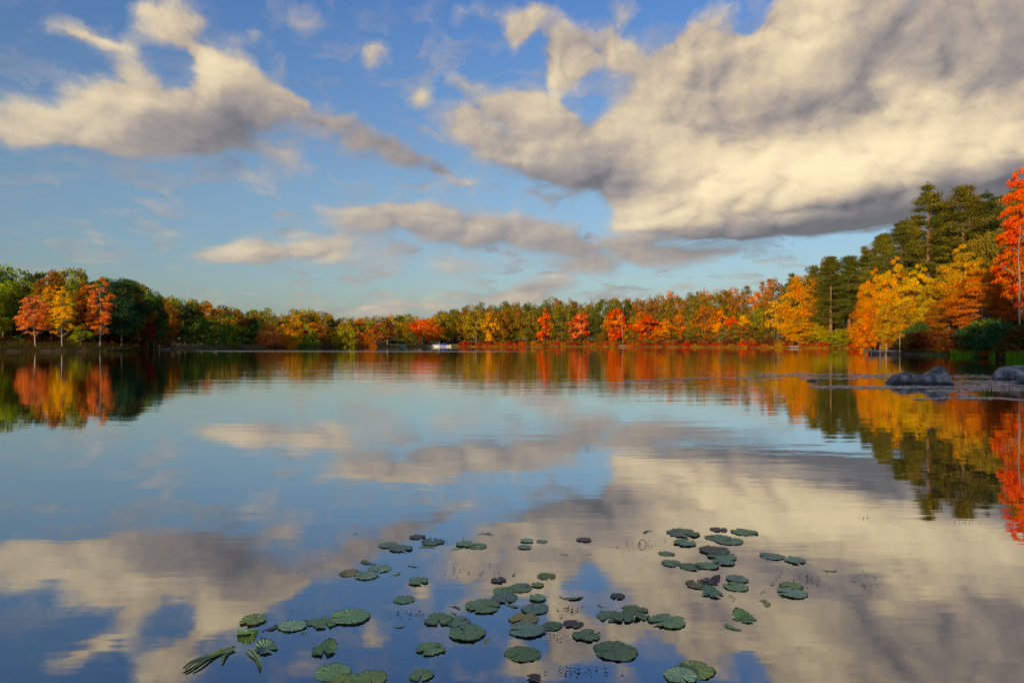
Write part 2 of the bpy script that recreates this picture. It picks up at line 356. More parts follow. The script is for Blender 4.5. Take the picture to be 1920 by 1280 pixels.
def water_mat():
    m, T = mat_new('lake_water')
    tc = T.node('ShaderNodeTexCoord').outputs['Object']
    x, y, z = T.sep(tc)
    # slow swell and fine ripples, crests lying mostly across the view; a breeze comes and goes in patches
    breeze = T.rng(T.noise(T.v('MULTIPLY', tc, (.012, .03, 1)), 1.0, 3, .5), .38, .66, .25, 1.0)
    near = T.rng(y, 2, 30, .45, 1.0)
    n1 = T.noise(T.v('MULTIPLY', tc, (.55, 1.9, 1)), 1.0, 3, .5)
    n2 = T.noise(T.v('MULTIPLY', tc, (2.2, 6.5, 1)), 1.0, 2, .5)
    n3 = T.noise(T.v('MULTIPLY', tc, (.10, .42, 1)), 1.0, 2, .5)
    h = T.m('ADD', T.m('MULTIPLY', n1, .0105), T.m('ADD', T.m('MULTIPLY', n2, .0016), T.m('MULTIPLY', n3, .020)))
    # a narrow wind-ruffled streak lies across the far water
    st = T.m('ADD', y, T.m('MULTIPLY', x, .10))
    streak = T.m('MULTIPLY', T.rng(T.m('ABSOLUTE', T.m('SUBTRACT', st, STREAK_Y)), 2.0, 5.0, 1, 0), T.m('MULTIPLY', T.rng(x, -74, -66), T.rng(x, 8, -8)))
    h = T.m('MULTIPLY', h, T.m('MULTIPLY', T.m('MULTIPLY', breeze, near), T.m('MULTIPLY_ADD', streak, 30.0, 1.0)))
    b = T.node('ShaderNodeBump'); b.inputs['Strength'].default_value = 1.0; b.inputs['Distance'].default_value = WAVE; T.l.new(h, b.inputs['Height'])
    fr = T.node('ShaderNodeLayerWeight'); fr.inputs[0].default_value = .5; T.l.new(b.outputs[0], fr.inputs['Normal'])
    refl = T.m('MULTIPLY_ADD', T.m('POWER', fr.outputs['Facing'], 2.1), 1-WATER_R0, WATER_R0)
    gl = T.node('ShaderNodeBsdfGlossy'); gl.inputs[0].default_value = (1, .98, .94, 1); gl.inputs['Roughness'].default_value = .012
    T.l.new(T.m('MULTIPLY_ADD', streak, .22, .012), gl.inputs['Roughness']); T.l.new(b.outputs[0], gl.inputs['Normal'])
    df = T.node('ShaderNodeBsdfDiffuse'); df.inputs[0].default_value = (.0004, .004, .022, 1)
    mx = T.node('ShaderNodeMixShader'); T.l.new(refl, mx.inputs[0]); T.l.new(df.outputs[0], mx.inputs[1]); T.l.new(gl.outputs[0], mx.inputs[2])
    o = T.node('ShaderNodeOutputMaterial'); T.l.new(mx.outputs[0], o.inputs[0]); return m
STREAK_Y = 146.0; WAVE = 1.0; WATER_R0 = .13

# ---------------------------------------------------------------- lake, ground
SHORE = [(-9,-3),(-30,-1),(-62,12),(-92,40),(-120,80),(-128,115),(-122,138),(-109,146),(-94,151),(-90,160),(-92,172),(-98,190),(-112,215),(-128,252),
         (-118,272),(-104,290),(-68,335),(-29,375),(-10,368),(11,363),(52,351),(82,311),(104,272),(116,247),(117,218),(105,181),(86,148),(70,122),(61,108),(60,104.5),
         (65,101),(62,90),(57,80),(54,68),(47,50),(38,28),(24,9),(12,1),(4,-1.2),(-4,-1.6)]
def smooth_loop(P, n=4):
    P = np.array(P, float); out = []
    N = len(P)
    for i in range(N):
        p0, p1, p2, p3 = P[i-1], P[i], P[(i+1) % N], P[(i+2) % N]
        for k in range(n):
            t = k/n
            out.append(.5*((2*p1)+(-p0+p2)*t+(2*p0-5*p1+4*p2-p3)*t*t+(-p0+3*p1-3*p2+p3)*t**3))
    return np.array(out)
SH = smooth_loop(SHORE)
def inland(x, y):
    """signed distance to the shoreline, positive on land"""
    x = np.asarray(x, float); y = np.asarray(y, float); shp = x.shape; x = x.ravel(); y = y.ravel()
    A = SH; B = np.roll(SH, -1, 0)
    d = np.full(x.shape, 1e9); ins = np.zeros(x.shape, bool)
    for a, b in zip(A, B):
        e = b-a; t = np.clip(((x-a[0])*e[0]+(y-a[1])*e[1])/(e@e+1e-12), 0, 1)
        d = np.minimum(d, np.hypot(x-a[0]-t*e[0], y-a[1]-t*e[1]))
        c = ((a[1] > y) != (b[1] > y)); 
        with np.errstate(divide='ignore', invalid='ignore'):
            ins ^= c & (x < e[0]*(y-a[1])/(e[1] if abs(e[1]) > 1e-9 else 1e-9)+a[0])
    return np.where(ins, -d, d).reshape(shp)
def sstep(v, a, b):
    t = np.clip((v-a)/(b-a), 0, 1); return t*t*(3-2*t)
def lump(x, y, s, seed):                    # cheap smooth pseudo-noise, -1..1
    r = np.random.RandomState(seed); v = 0
    for k in range(6):
        a = r.uniform(0, 6.28); f = s*(1.7**(k*.6)); v = v+np.sin((x*math.cos(a)+y*math.sin(a))*f+r.uniform(0, 6.28))/(1+k*.5)
    return v/3.2
def height(x, y):
    x = np.asarray(x, float); y = np.asarray(y, float)
    d = inland(x, y)
    u = np.maximum(d, 0)
    h = .35*sstep(u, 0, 1.2) + .35*sstep(u, 1, 6)
    left = sstep(-x, 70, 100)*sstep(-y, -260, -215)
    right = sstep(x, 45, 75)*(1-sstep(y, 200, 330))
    h = h + left*(np.minimum(u, 90)*.10) + right*(np.minimum(np.maximum(u-4, 0), 70)*.13) + (1-left)*(1-right)*np.minimum(np.maximum(u-8, 0), 120)*.028*sstep(y, 40, 120)
    dam = sstep(y, 245, 262)*sstep(-x, 24, 34)   # the embankment across the far left end
    h = h*(1-dam) + dam*(1.05*sstep(u, 0, 4.0) + np.clip(u-30, 0, 60)*.02)
    near = (1-sstep(y, 5, 40))
    h = h + near*np.minimum(u, 60)*.08
    h = h + .25*lump(x, y, .15, 3)*sstep(u, 3, 12)*(1-dam)
    return np.where(d > 0, h+.01, -np.minimum(-d*.25, 2.5)-.03)
def hgt(x, y): return float(height(np.array([x]), np.array([y]))[0])
def build_ground():
    # one sheet: fine where the shores are seen, coarse out to the horizon
    xs = np.concatenate([-np.geomspace(3500, 190, 14), np.arange(-180, 181, 2.5), np.geomspace(190, 3500, 14)])
    ys = np.concatenate([-np.geomspace(2500, 110, 12), np.arange(-100, 461, 2.5), np.geomspace(475, 4500, 14)])
    X, Y = np.meshgrid(xs, ys); Z = height(X, Y)
    V = np.stack([X, Y, Z], -1).reshape(-1, 3); nx, ny = len(xs), len(ys)
    I = np.arange(nx*ny).reshape(ny, nx)
    Fc = np.stack([I[:-1, :-1], I[:-1, 1:], I[1:, 1:], I[1:, :-1]], -1).reshape(-1, 4)
    tag(obj('ground', mesh_np('ground', V, Fc, ground_mat(), True)), kind='structure')
def build_water():
    V = [(-300, -60, 0), (300, -60, 0), (300, 480, 0), (-300, 480, 0)]
    tag(obj('water', mesh_np('water', V, [(0, 1, 2, 3)], water_mat())), kind='structure')
build_ground(); build_water()

# ---------------------------------------------------------------- plants
def rs(seed): return np.random.RandomState(seed)
def leaves(cent, nrm, size, r, aspect=1.0):
    """one small rhombic leaf-cluster face per centre"""
    n = len(cent)
    nrm = nrm/np.linalg.norm(nrm, axis=1, keepdims=True)
    a = r.normal(size=(n, 3)); a -= (a*nrm).sum(1, keepdims=True)*nrm; a /= np.linalg.norm(a, axis=1, keepdims=True)
    b = np.cross(nrm, a)
    s = size*r.uniform(.6, 1.3, (n, 1)); h = s*.5
    V = np.stack([cent+a*h*1.25, cent+b*h*aspect*.8+a*h*.1, cent-a*h*1.25, cent-b*h*aspect*.8-a*h*.1], 1).reshape(-1, 3)
    return V, np.arange(4*n).reshape(n, 4)
PROFILE = {
 'broad': lambda t: np.sin(np.pi*np.clip(t*.86+.12, 0, 1))**.62,
 'oval':  lambda t: np.sin(np.pi*np.clip(t*.90+.08, 0, 1))**.75*(1-.22*t),
 'open':  lambda t: np.interp(t, [0, .12, .35, .6, .85, 1], [.45, .85, 1.0, .74, .38, .10]),
 'tall':  lambda t: np.interp(t, [0, .1, .3, .5, .7, .9, 1], [.5, .75, .7, .95, .9, .55, .2]),
 'column':lambda t: np.interp(t, [0, .1, .5, .85, 1], [.55, .9, 1.0, .6, .12]),
 'dome':  lambda t: np.sqrt(np.clip(1-(t*.98)**2.2, 0, 1)),
}
def crown_mesh(kind, H, W, base, nl, ls, nc, seed, flat=.55, spray=.16):
    r = rs(seed); prof = PROFILE[kind]
    t = r.uniform(0, 1, nc*6); keep = r.uniform(0, 1, nc*6) < prof(t)**1.3; t = t[keep][:nc]
    nc = len(t)
    th = r.uniform(0, 2*np.pi, nc)+np.arange(nc)*2.4
    wob = 1+.20*np.sin(th*2+r.uniform(0, 6))+.16*np.sin(th*3+t*7+r.uniform(0, 6))+r.uniform(-.16, .16, nc)
    rad = prof(t)*W/2*wob*np.sqrt(r.uniform(.22, 1, nc))*.92
    z = base*H+t*(1-base)*H*.96
    c = np.stack([np.cos(th)*rad, np.sin(th)*rad, z], 1)
    cr = W*spray*(.65+.6*r.uniform(0, 1, nc))*(.75+.4*prof(t))
    cr = np.minimum(cr, W*.2)
    w = cr**2; k = r.choice(nc, nl, p=w/w.sum())
    d = r.normal(size=(nl, 3)); d /= np.linalg.norm(d, axis=1, keepdims=True)
    q = r.uniform(.35, 1.12, (nl, 1))**.6
    off = d*q*cr[k][:, None]; off[:, 2] *= flat
    hz = np.hypot(c[k, 0], c[k, 1])[:, None]+.01
    off[:, 2] -= .22*((off[:, :2]*c[k, :2]).sum(1)/hz[:, 0])      # sprays droop outward
    P = c[k]+off
    nrm = d*.9+r.normal(size=(nl, 3))*.75; nrm[:, 2] += .35
    nrm[:, :2] += c[k, :2]/hz*.3
    V, Fc = leaves(P, nrm, ls, r)
    return mesh_np('crown', V, Fc, LEAF, False, {'rnd': ('FACE', r.uniform(0, 1, nl))}), c, cr
def trunk_mesh(H, base, c, seed, rad, top=.82, nlimb=14, lean=.03, seg=7, fork=0):
    r = rs(seed+5); mb = MB()
    zs = np.linspace(-.5, H*top, 9); lx = np.cumsum(r.uniform(-1, 1, 9))*lean*H*.12; ly = np.cumsum(r.uniform(-1, 1, 9))*lean*H*.12
    lx -= lx[1]; ly -= ly[1]
    R_ = [rad*(1.35 if i == 0 else 1)*(1-.86*i/8) for i in range(9)]
    mb.tube(list(zip(lx, ly, zs)), R_, seg)
    at = lambda z: np.array([np.interp(z, zs, lx), np.interp(z, zs, ly), z])
    order = r.permutation(len(c))[:nlimb]
    for i in order:
        e = c[i]; z0 = max(base*H*.8, e[2]-np.hypot(e[0], e[1])*r.uniform(.5, .9)); z0 = min(z0, H*top*.97)
        a = at(z0); m = (a+e)/2+np.array([0, 0, -.04*H*.5])
        rr = rad*.42*(1-.6*z0/H)
        mb.tube([a, m, e], [rr, rr*.6, rr*.2], 5, False)
    return mb.mesh('trunk', BARK, True)
def pine_mesh(H, W, base, nl, ls, seed, ragged=.25):
    """tall white pine: irregular tiers of level, upswept plates of needles with sky between them"""
    r = rs(seed); C_, S_ = [], []
    z = base*H; br = []
    while z < H*.985:
        t = (z/H-base)/(1-base)
        R0 = W/2*np.interp(t, [0, .15, .45, .75, 1], [.70, 1.0, 1.0, .52, .06])
        m = r.randint(3, 6); a0 = r.uniform(0, 6.28)
        for j in range(m):
            if r.uniform() < .14: continue
            a = a0+j*2*np.pi/m+r.uniform(-.35, .35); L = R0*r.uniform(1-ragged*2, 1+ragged*.5)
            br.append((z, a, L, r.uniform(.05, .22)))
            for s in np.arange(.35, 1.02, .16):
                if r.uniform() < .12: continue
                side = r.uniform(-.3, .3)*L*s
                C_.append((math.cos(a)*L*s-math.sin(a)*side, math.sin(a)*L*s+math.cos(a)*side, z+L*s*.10+L*(s**2)*.14+r.uniform(-.2, .2)))
                S_.append(W*.095*(.7+.6*r.uniform()))
        z += H*r.uniform(.026, .044)
    for k in range(5): C_.append((r.uniform(-.2, .2), r.uniform(-.2, .2), H*(.95+.012*k))); S_.append(W*.045)
    c = np.array(C_); cr = np.array(S_)
    w = cr**2; k = r.choice(len(c), nl, p=w/w.sum())
    d = r.normal(size=(nl, 3)); d /= np.linalg.norm(d, axis=1, keepdims=True)
    off = d*cr[k][:, None]*r.uniform(.3, 1.2, (nl, 1)); off[:, 2] *= .36
    nrm = d*.7+r.normal(size=(nl, 3))*.8; nrm[:, 2] += .6
    V, Fc = leaves(c[k]+off, nrm, ls, r, .55)
    crown = mesh_np('crown', V, Fc, LEAF, False, {'rnd': ('FACE', r.uniform(0, 1, nl))})
    mb = MB(); rad = H*.014
    mb.tube([(0, 0, -.5), (.05, 0, H*.3), (-.05, .05, H*.7), (0, 0, H*.97)], [rad*1.2, rad, rad*.5, rad*.1], 8)
    for (z, a, L, up) in br[::2]:
        mb.tube([(0, 0, z), (math.cos(a)*L*.5, math.sin(a)*L*.5, z+L*.04), (math.cos(a)*L*.95, math.sin(a)*L*.95, z+L*.2)], [rad*.3, rad*.2, rad*.06], 4, False)
    return crown, mb.mesh('trunk', BARK, True)
KINDS = {}
def kind(key, H, W, base, nl, ls, nc, seed, trad, prof, **kw):
    me, c, cr = crown_mesh(prof, H, W, base, nl, ls, nc, seed, kw.get('flat', .55), kw.get('spray', .16))
    KINDS[key] = (me, trunk_mesh(H, base, c, seed, trad, kw.get('top', .82), kw.get('nlimb', 14), kw.get('lean', .03)), H, W)
for i in range(3):
    kind('far_broad%d' % i, 16, 10, .20, 3300, .46, 60, 10+i, .22, 'broad')
    kind('far_oval%d' % i, 14, 8, .12, 2800, .44, 46, 20+i, .18, 'oval')
for i in range(2):
    kind('far_open%d' % i, 14, 8.5, .20, 2400, .42, 44, 30+i, .16, 'open', flat=.4)
    kind('mid_broad%d' % i, 18, 11, .20, 20000, .27, 120, 40+i, .26, 'broad', spray=.125)
    kind('mid_oval%d' % i, 15, 9, .14, 18000, .25, 110, 50+i, .2, 'oval', spray=.12)
    kind('mid_open%d' % i, 14, 8.5, .22, 9500, .22, 92, 60+i, .17, 'open', flat=.30, spray=.105, nlimb=26, lean=.12)
    kind('mid_tall%d' % i, 18, 8, .18, 9500, .23, 90, 70+i, .2, 'tall', flat=.34, spray=.105, nlimb=28, lean=.08)
kind('far_column0', 16, 5.5, .07, 2600, .40, 46, 80, .15, 'column', spray=.2)
kind('far_dome0', 12, 13, .02, 4200, .46, 80, 84, .3, 'dome', spray=.12)
kind('near_spread0', 17, 16, .20, 42000, .21, 190, 90, .2, 'broad', flat=.30, spray=.085, nlimb=40)
kind('near_oval0', 17, 13, .20, 40000, .22, 170, 91, .22, 'oval', flat=.45, spray=.09, nlimb=34)
kind('near_hero0', 24, 12, .22, 40000, .19, 210, 92, .2, 'open', flat=.28, spray=.09, nlimb=46)
for i, (H_, W_) in enumerate([(28, 10), (27, 12), (26, 11)]):
    c_, t_ = pine_mesh(H_, W_, .22+.05*i, 34000, .23, 200+i, .22+.06*i); KINDS['pine%d' % i] = (c_, t_, H_, W_)
c_, t_ = pine_mesh(22, 9, .2, 4200, .42, 210); KINDS['far_pine0'] = (c_, t_, 22, 9)

PAL = {'vermilion': (.80,.075,.012), 'orange': (.82,.235,.018), 'salmon': (.86,.27,.10), 'amber': (.84,.37,.022), 'yellow': (.86,.52,.02), 'gold': (.55,.34,.02),
       'oldgold': (.30,.215,.022), 'olive': (.165,.155,.020), 'lime': (.46,.50,.025), 'green': (.085,.175,.026), 'deepgreen': (.038,.095,.026), 'bluegreen': (.034,.100,.052),
       'pine': (.085,.100,.020), 'crimson': (.42,.018,.022), 'maroon': (.13,.028,.020), 'rust': (.44,.14,.022), 'brown': (.17,.085,.020), 'bronze': (.24,.13,.02)}
WORD = {'vermilion': 'flame red', 'orange': 'bright orange', 'salmon': 'salmon orange', 'amber': 'amber', 'yellow': 'yellow', 'gold': 'golden', 'oldgold': 'old gold', 'olive': 'olive green',
        'lime': 'lime yellow', 'green': 'green', 'deepgreen': 'deep green', 'bluegreen': 'bluish green', 'pine': 'dark green', 'crimson': 'crimson', 'maroon': 'maroon', 'rust': 'rusty', 'brown': 'brown', 'bronze': 'bronze'}
BARKS = {'grey': (.16, .13, .10), 'pale': (.36, .34, .29), 'ash': (.24, .225, .21), 'brown': (.13, .085, .055), 'red': (.26, .13, .07)}
RNG = random.Random(7)
def plant(name, key, px, Y, top, wpx, ca, cb, mix, label, cat='tree', group=None, bark='grey', xy=None):
    """a tree standing on the ground at depth Y whose top and width are its real ones, measured from its size in the photograph"""
    crown, trunk, H, W = KINDS[key]
    x, y = xy if xy else ground_pt(px, Y)
    g = hgt(x, y)
    Ht = (EYE+(HOR-top)/F*Y-g)*(1.0 if 'pine' in key else 1.045); Wt = wpx/F*Y*1.12
    Ht = max(Ht, 2.5)
    o = empty(name, (x, y, g-.05), RNG.uniform(0, 6.28)); o.scale = (Wt/W, Wt/W, Ht/H)
    j = lambda c: [max(0, v*RNG.uniform(.88, 1.12)) for v in PAL[c]]
    c = obj('crown', crown, o); c['leaf_a'] = j(ca); c['leaf_b'] = j(cb); c['leaf_mix'] = mix
    t = obj('trunk', trunk, o); t['bark'] = list(BARKS[bark])
    tag(o, label, cat, group); return o
PLANTED = []                                 # px, Y, short name for things standing behind it

# ---- front trees: (px, Y, top, width, kind, colour a, colour b, mix, bark, short name, label)
FRONT = [
 # left bank
 (-28,150,528,80,'mid_broad1','green','lime',.5,'grey','',''),
 (6,158,524,72,'mid_broad0','green','lime',.5,'grey','left edge lime tree','green tree with lime yellow patches at the left edge of the bank'),
 (66,151,543,62,'mid_open0','salmon','orange',.5,'pale','salmon maple','salmon orange maple with a pale leaning trunk, leftmost on the left bank'),
 (116,152,537,50,'mid_open1','yellow','yellow',.5,'pale','yellow maple','feathery bright yellow maple at the waterside of the left bank'),
 (97,159,524,42,'mid_open0','amber','gold',.5,'grey','amber tree','amber tree peeping up behind the yellow maple'),
 (152,154,606,36,'mid_open1','lime','green',.4,'grey','','small lime yellow sapling under the trees right of the yellow maple'),
 (188,157,522,52,'mid_tall0','salmon','orange',.6,'pale','tall orange maple','tall thin salmon orange maple standing against the dark green oaks of the left bank'),
 (160,163,530,50,'mid_oval0','rust','olive',.4,'brown','','rusty olive tree between the yellow maple and the tall orange maple'),
 (40,163,530,60,'mid_oval1','brown','olive',.5,'brown','','brown olive tree in shade behind the salmon maple'),
 (228,164,520,76,'mid_broad0','bluegreen','deepgreen',.5,'grey','big green oak','biggest dense bluish green oak reaching the ground on the left bank'),
 (258,170,536,48,'mid_oval1','olive','bronze',.5,'grey','','olive and bronze tree right of the big green oak'),
 (288,178,541,44,'mid_broad1','deepgreen','green',.5,'grey','','deep green tree cresting the right end of the left bank'),
 (276,172,578,32,'mid_open0','crimson','maroon',.4,'grey','crimson sapling','narrow crimson sapling near the small white landing'),
 (310,190,556,52,'mid_oval0','rust','olive',.55,'grey','rusty maple','rusty maple with a reddish crown above the small white landing'),
 # behind the embankment
 (340,282,571,64,'far_broad0','deepgreen','maroon',.45,'grey','','dark green and maroon tree at the left end of the embankment'),
 (372,278,592,56,'far_broad1','green','deepgreen',.35,'grey','','deep green tree left of the golden topped dome tree'),
 (412,281,587,78,'far_dome0','lime','green',.72,'grey','dome tree','wide round green tree with a golden top behind the embankment'),
 (456,290,585,30,'far_oval0','olive','rust',.5,'grey','','narrow olive and rusty tree right of the golden topped dome tree'),
 (473,292,594,30,'far_oval1','deepgreen','green',.5,'grey','','deep green tree left of the salmon round tree behind the embankment'),
 (502,293,603,46,'far_dome0','salmon','orange',.3,'grey','salmon round tree','round salmon orange tree behind the embankment'),
 (547,299,599,50,'far_dome0','amber','orange',.4,'grey','orange twin','round orange and amber tree right of the salmon round tree'),
 (578,298,608,44,'far_dome0','green','lime',.35,'grey','green bushy tree','bushy green tree between the orange and the golden brown trees of the embankment'),
 (563,314,604,24,'far_oval2','crimson','vermilion',.4,'grey','','crimson tree squeezed behind the bushy green tree'),
 (604,312,606,28,'far_oval0','gold','crimson',.45,'grey','','gold and crimson tree right of the bushy green tree'),
 (622,316,617,34,'far_oval1','gold','bronze',.5,'grey','','small golden brown tree left of the round olive gold tree'),
 (648,314,605,46,'far_dome0','oldgold','lime',.35,'grey','olive gold round tree','round olive gold tree behind the embankment, left of the rusty orange pair'),
 (673,322,616,26,'far_oval2','salmon','rust',.4,'grey','','left one of the rusty orange pair beside the lamp pole'),
 (690,323,613,30,'far_dome0','orange','rust',.35,'grey','rusty pair','right one of the rusty orange pair beside the lamp pole'),
 (718,346,601,52,'far_broad1','maroon','orange',.42,'grey','maroon tree','maroon tree with an orange top behind the lamp pole'),
 (757,352,604,32,'far_oval1','gold','olive',.5,'grey','','golden olive tree right of the lamp pole'),
 (770,350,622,28,'far_broad0','green','olive',.4,'grey','','low green tree left of the big vermilion maple'),
 (792,374,594,62,'far_broad2','vermilion','orange',.5,'grey','vermilion maple','big flame red and orange maple above the covered boats'),
 (826,392,588,44,'far_broad0','oldgold','gold',.6,'grey','olive gold oak','broad yellow olive oak right of the vermilion maple'),
 (850,395,580,40,'far_broad1','olive','oldgold',.5,'grey','','olive oak behind the boat landing'),
 # far shore
 (893,381,576,42,'far_broad2','oldgold','gold',.5,'grey','gold oak','old gold oak at the left end of the red shrub shore'),
 (916,378,580,30,'far_oval0','amber','oldgold',.4,'grey','','amber and olive tree beside the old gold oak left of the hidden house'),
 (872,386,586,34,'far_oval1','olive','rust',.42,'grey','','olive tree with rusty edges left of the old gold oak'),
 (945,383,578,34,'far_broad0','olive','rust',.45,'grey','','olive tree with rusty sprays in front of the hidden house'),
 (970,384,575,34,'far_broad1','rust','olive',.5,'grey','house tree','rusty olive tree right of the hidden house'),
 (993,380,578,34,'far_broad2','oldgold','olive',.45,'grey','','olive gold tree on a bare trunk left of the red column tree'),
 (1021,372,577,25,'far_column0','vermilion','orange',.42,'grey','red column tree','narrow flame red column tree on the far shore'),
 (1053,373,568,42,'far_broad0','oldgold','olive',.5,'grey','','tall olive gold oak right of the red column tree'),
 (1088,368,584,42,'far_oval1','vermilion','salmon',.5,'grey','first red maple','round flame red maple right of the tall olive gold oak'),
 (1116,370,586,28,'far_broad1','olive','deepgreen',.5,'grey','','dark olive tree right of the round flame red maple'),
 (1134,371,588,24,'far_oval2','oldgold','gold',.5,'grey','','slim old gold tree left of the tallest red maple'),
 (1153,360,572,44,'far_oval0','vermilion','orange',.45,'grey','tallest red maple','tallest flame red maple of the far shore beside a bare pale stem'),
 (1182,362,592,30,'far_oval1','oldgold','amber',.45,'grey','','old gold tree right of the tallest red maple'),
 (1217,348,587,50,'far_oval2','vermilion','orange',.38,'grey','broad red maple','broad flame red maple low on the shore, third red maple from the red column tree'),
 (1200,360,578,30,'far_oval0','orange','olive',.4,'grey','','orange and olive tree leaning behind the broad red maple'),
 (1250,340,592,32,'far_open0','amber','orange',.5,'grey','','amber tree right of the broad red maple'),
 (1276,335,588,32,'far_oval1','orange','bronze',.45,'grey','amber pair','orange bronze tree two right of the broad red maple'),
 (1300,330,594,26,'far_broad2','olive','oldgold',.5,'grey','','dark olive tree left of the salmon topped tree'),
 (1322,322,572,42,'far_broad0','orange','bronze',.5,'grey','salmon topped tree','orange bronze tree with a bright shoulder midway along the right shore'),
 (1350,316,577,30,'far_open1','orange','amber',.5,'grey','','slender orange tree right of the orange bronze tree'),
 (1374,310,588,26,'far_oval2','vermilion','orange',.35,'grey','small red tree','small flame red tree wedged beside the amber tree on the right shore'),
 (1393,306,586,36,'far_oval0','amber','yellow',.4,'grey','','bright amber tree right of the small flame red tree'),
 (1421,300,576,34,'far_oval1','lime','olive',.7,'grey','','lime olive tree between amber trees on the right shore'),
 (1450,287,553,44,'far_open0','amber','olive',.42,'grey','','amber and olive tree on two pale stems'),
 (1480,276,545,50,'mid_oval0','gold','amber',.5,'grey','golden tree','golden tree left of the big orange maple'),
 (1512,268,507,66,'mid_broad1','orange','gold',.45,'grey','big orange maple','big orange maple with golden skirts left of the two shore pines'),
 (1498,262,590,60,'mid_oval1','amber','gold',.5,'grey','','low spreading amber tree under the big orange maple'),
 (1535,258,600,44,'mid_oval0','lime','gold',.6,'grey','','low golden lime tree right of the big orange maple'),
 (1558,250,481,84,'pine1','pine','olive',.5,'red','left shore pine','left one of the two shore pines with bare reddish trunks'),
 (1592,252,478,88,'pine2','pine','olive',.5,'red','right shore pine','right one of the two shore pines with bare reddish trunks'),
 (1575,243,615,50,'mid_oval1','oldgold','lime',.5,'grey','','low olive gold thicket tree under the two shore pines'),
 (1615,236,600,44,'mid_oval0','amber','oldgold',.5,'grey','','low amber tree on the shore behind the main dock'),
 (1650,230,600,40,'mid_oval1','oldgold','lime',.5,'grey','','low olive gold tree behind the main dock'),
 (1484,288,521,50,'far_broad1','olive','bronze',.5,'grey','','olive and bronze tree cresting the wood behind the golden tree'),
 (1537,266,497,66,'mid_broad0','olive','pine',.5,'grey','','dark olive tree between the big orange maple and the two shore pines'),
 (1628,238,466,84,'pine0','pine','olive',.5,'red','','dark pine closing the gap right of the two shore pines'),
 (1658,205,440,88,'pine1','pine','oldgold',.45,'red','','dark pine rising behind the orange headland maple'),
 # right headland
 (1640,158,505,58,'near_oval0','orange','gold',.45,'grey','orange headland maple','orange maple at the left end of the headland above the main dock'),
 (1680,153,484,66,'near_oval0','gold','amber',.5,'grey','','wide golden amber maple above the main dock'),
 (1722,146,498,78,'near_oval0','yellow','gold',.45,'grey','golden headland maple','brightest yellow maple in the middle of the headland'),
 (1762,140,525,80,'near_spread0','gold','bronze',.5,'grey','','golden bronze maple in front of the tallest pine'),
 (1622,158,556,46,'mid_oval0','orange','rust',.5,'grey','','low rusty orange tree at the foot of the orange headland maple'),
 (1664,144,566,44,'mid_oval1','rust','gold',.5,'grey','','low rusty gold tree above the main dock'),
 (1702,140,560,48,'mid_broad1','oldgold','amber',.45,'grey','','low old gold tree in front of the brightest yellow maple'),
 (1744,134,556,50,'mid_oval0','lime','gold',.6,'grey','','golden lime tree low in front of the golden bronze maple'),
 (1690,165,418,104,'pine1','pine','olive',.5,'red','','dark pine shouldering up left of the tallest pine'),
 (1740,150,341,104,'pine0','pine','oldgold',.38,'red','tallest pine','tallest pine with a pointed top on the headland'),
 (1806,146,345,122,'pine2','pine','oldgold',.4,'red','second pine','wide flat topped pine right of the tallest pine'),
 (1772,156,378,112,'pine1','pine','olive',.45,'red','','lower pine filling the gap between the two tall pines'),
 (1852,148,356,96,'pine0','pine','deepgreen',.5,'red','','dark pine behind the red maple at the right edge'),
 (1806,128,462,96,'near_oval0','amber','oldgold',.42,'grey','amber headland maple','amber orange maple below the wide flat topped pine'),
 (1845,130,432,70,'mid_broad0','oldgold','olive',.5,'grey','','olive gold tree left of the red maple at the right edge'),
 (1780,118,556,96,'near_spread0','rust','bronze',.5,'grey','','rusty bronze maple spreading low over the shaded shrubs'),
 (1842,112,508,124,'near_spread0','orange','rust',.45,'pale','spreading orange maple','wide spreading orange maple on a slender trunk above the shaded shrubs'),
 (1922,88,290,92,'near_hero0','vermilion','orange',.32,'pale','red maple','tall flame red maple with a pale trunk at the right edge'),
 (1955,96,330,120,'near_oval0','rust','vermilion',.4,'grey','',''),
 (1990,84,400,150,'near_spread0','orange','rust',.45,'grey','',''),
]
for (px, Y, top, w, k, ca, cb, mx, bk, nick, lab) in FRONT:
    pine = 'pine' in k
    if px < -15 or px > 1935: lab = '%s %s standing just outside the %s edge' % (WORD[ca], 'tree', 'left' if px < 0 else 'right')
    nm = 'pine_tree' if pine else ('maple_tree' if 'maple' in lab else 'oak_tree' if 'oak' in lab else 'broadleaf_tree')
    plant(nm, k, px, Y, top, w, ca, cb, mx, lab, 'pine tree' if pine else 'tree', 'pines of the right shore' if pine else 'trees along the waterside', bk)
    PLANTED.append((px, Y, nick or None, w))

# ---- the wood behind: rows of trees up to the skyline
SKY_X = [-60,0,60,130,160,200,240,290,300,330,400,450,500,530,550,570,590,600,650,700,740,770,800,830,870,920,960,1000,1050,1100,1150,1200,1250,1300,1350,1400,1450,1480,1510,1540,1600,1640,1680,1720,1765,1830,1870,1890,1930,2000]
SKY_Y = [498,498,501,498,510,519,524,545,554,557,570,577,585,590,586,579,584,590,597,596,591,596,597,582,577,571,563,566,561,562,557,559,556,555,549,545,533,527,517,500,482,455,418,400,388,372,372,350,340,340]
def skyline(px): return float(np.interp(px, SKY_X, SKY_Y)-np.interp(px, [0, 300, 340, 850, 1150, 1300, 1480, 1600, 1700], [2, 4, 7, 4, 4, 13, 15, 10, 2]))
def shore_y(px):                             # depth at which the line of sight at px reaches land again
    k = (px-960)/F; Ys = np.arange(60, 420, 2.0); d = inland(k*Ys, Ys)
    w = np.where(d < 0)[0]; 
    return float(Ys[w[-1]]+2) if len(w) else 100.0
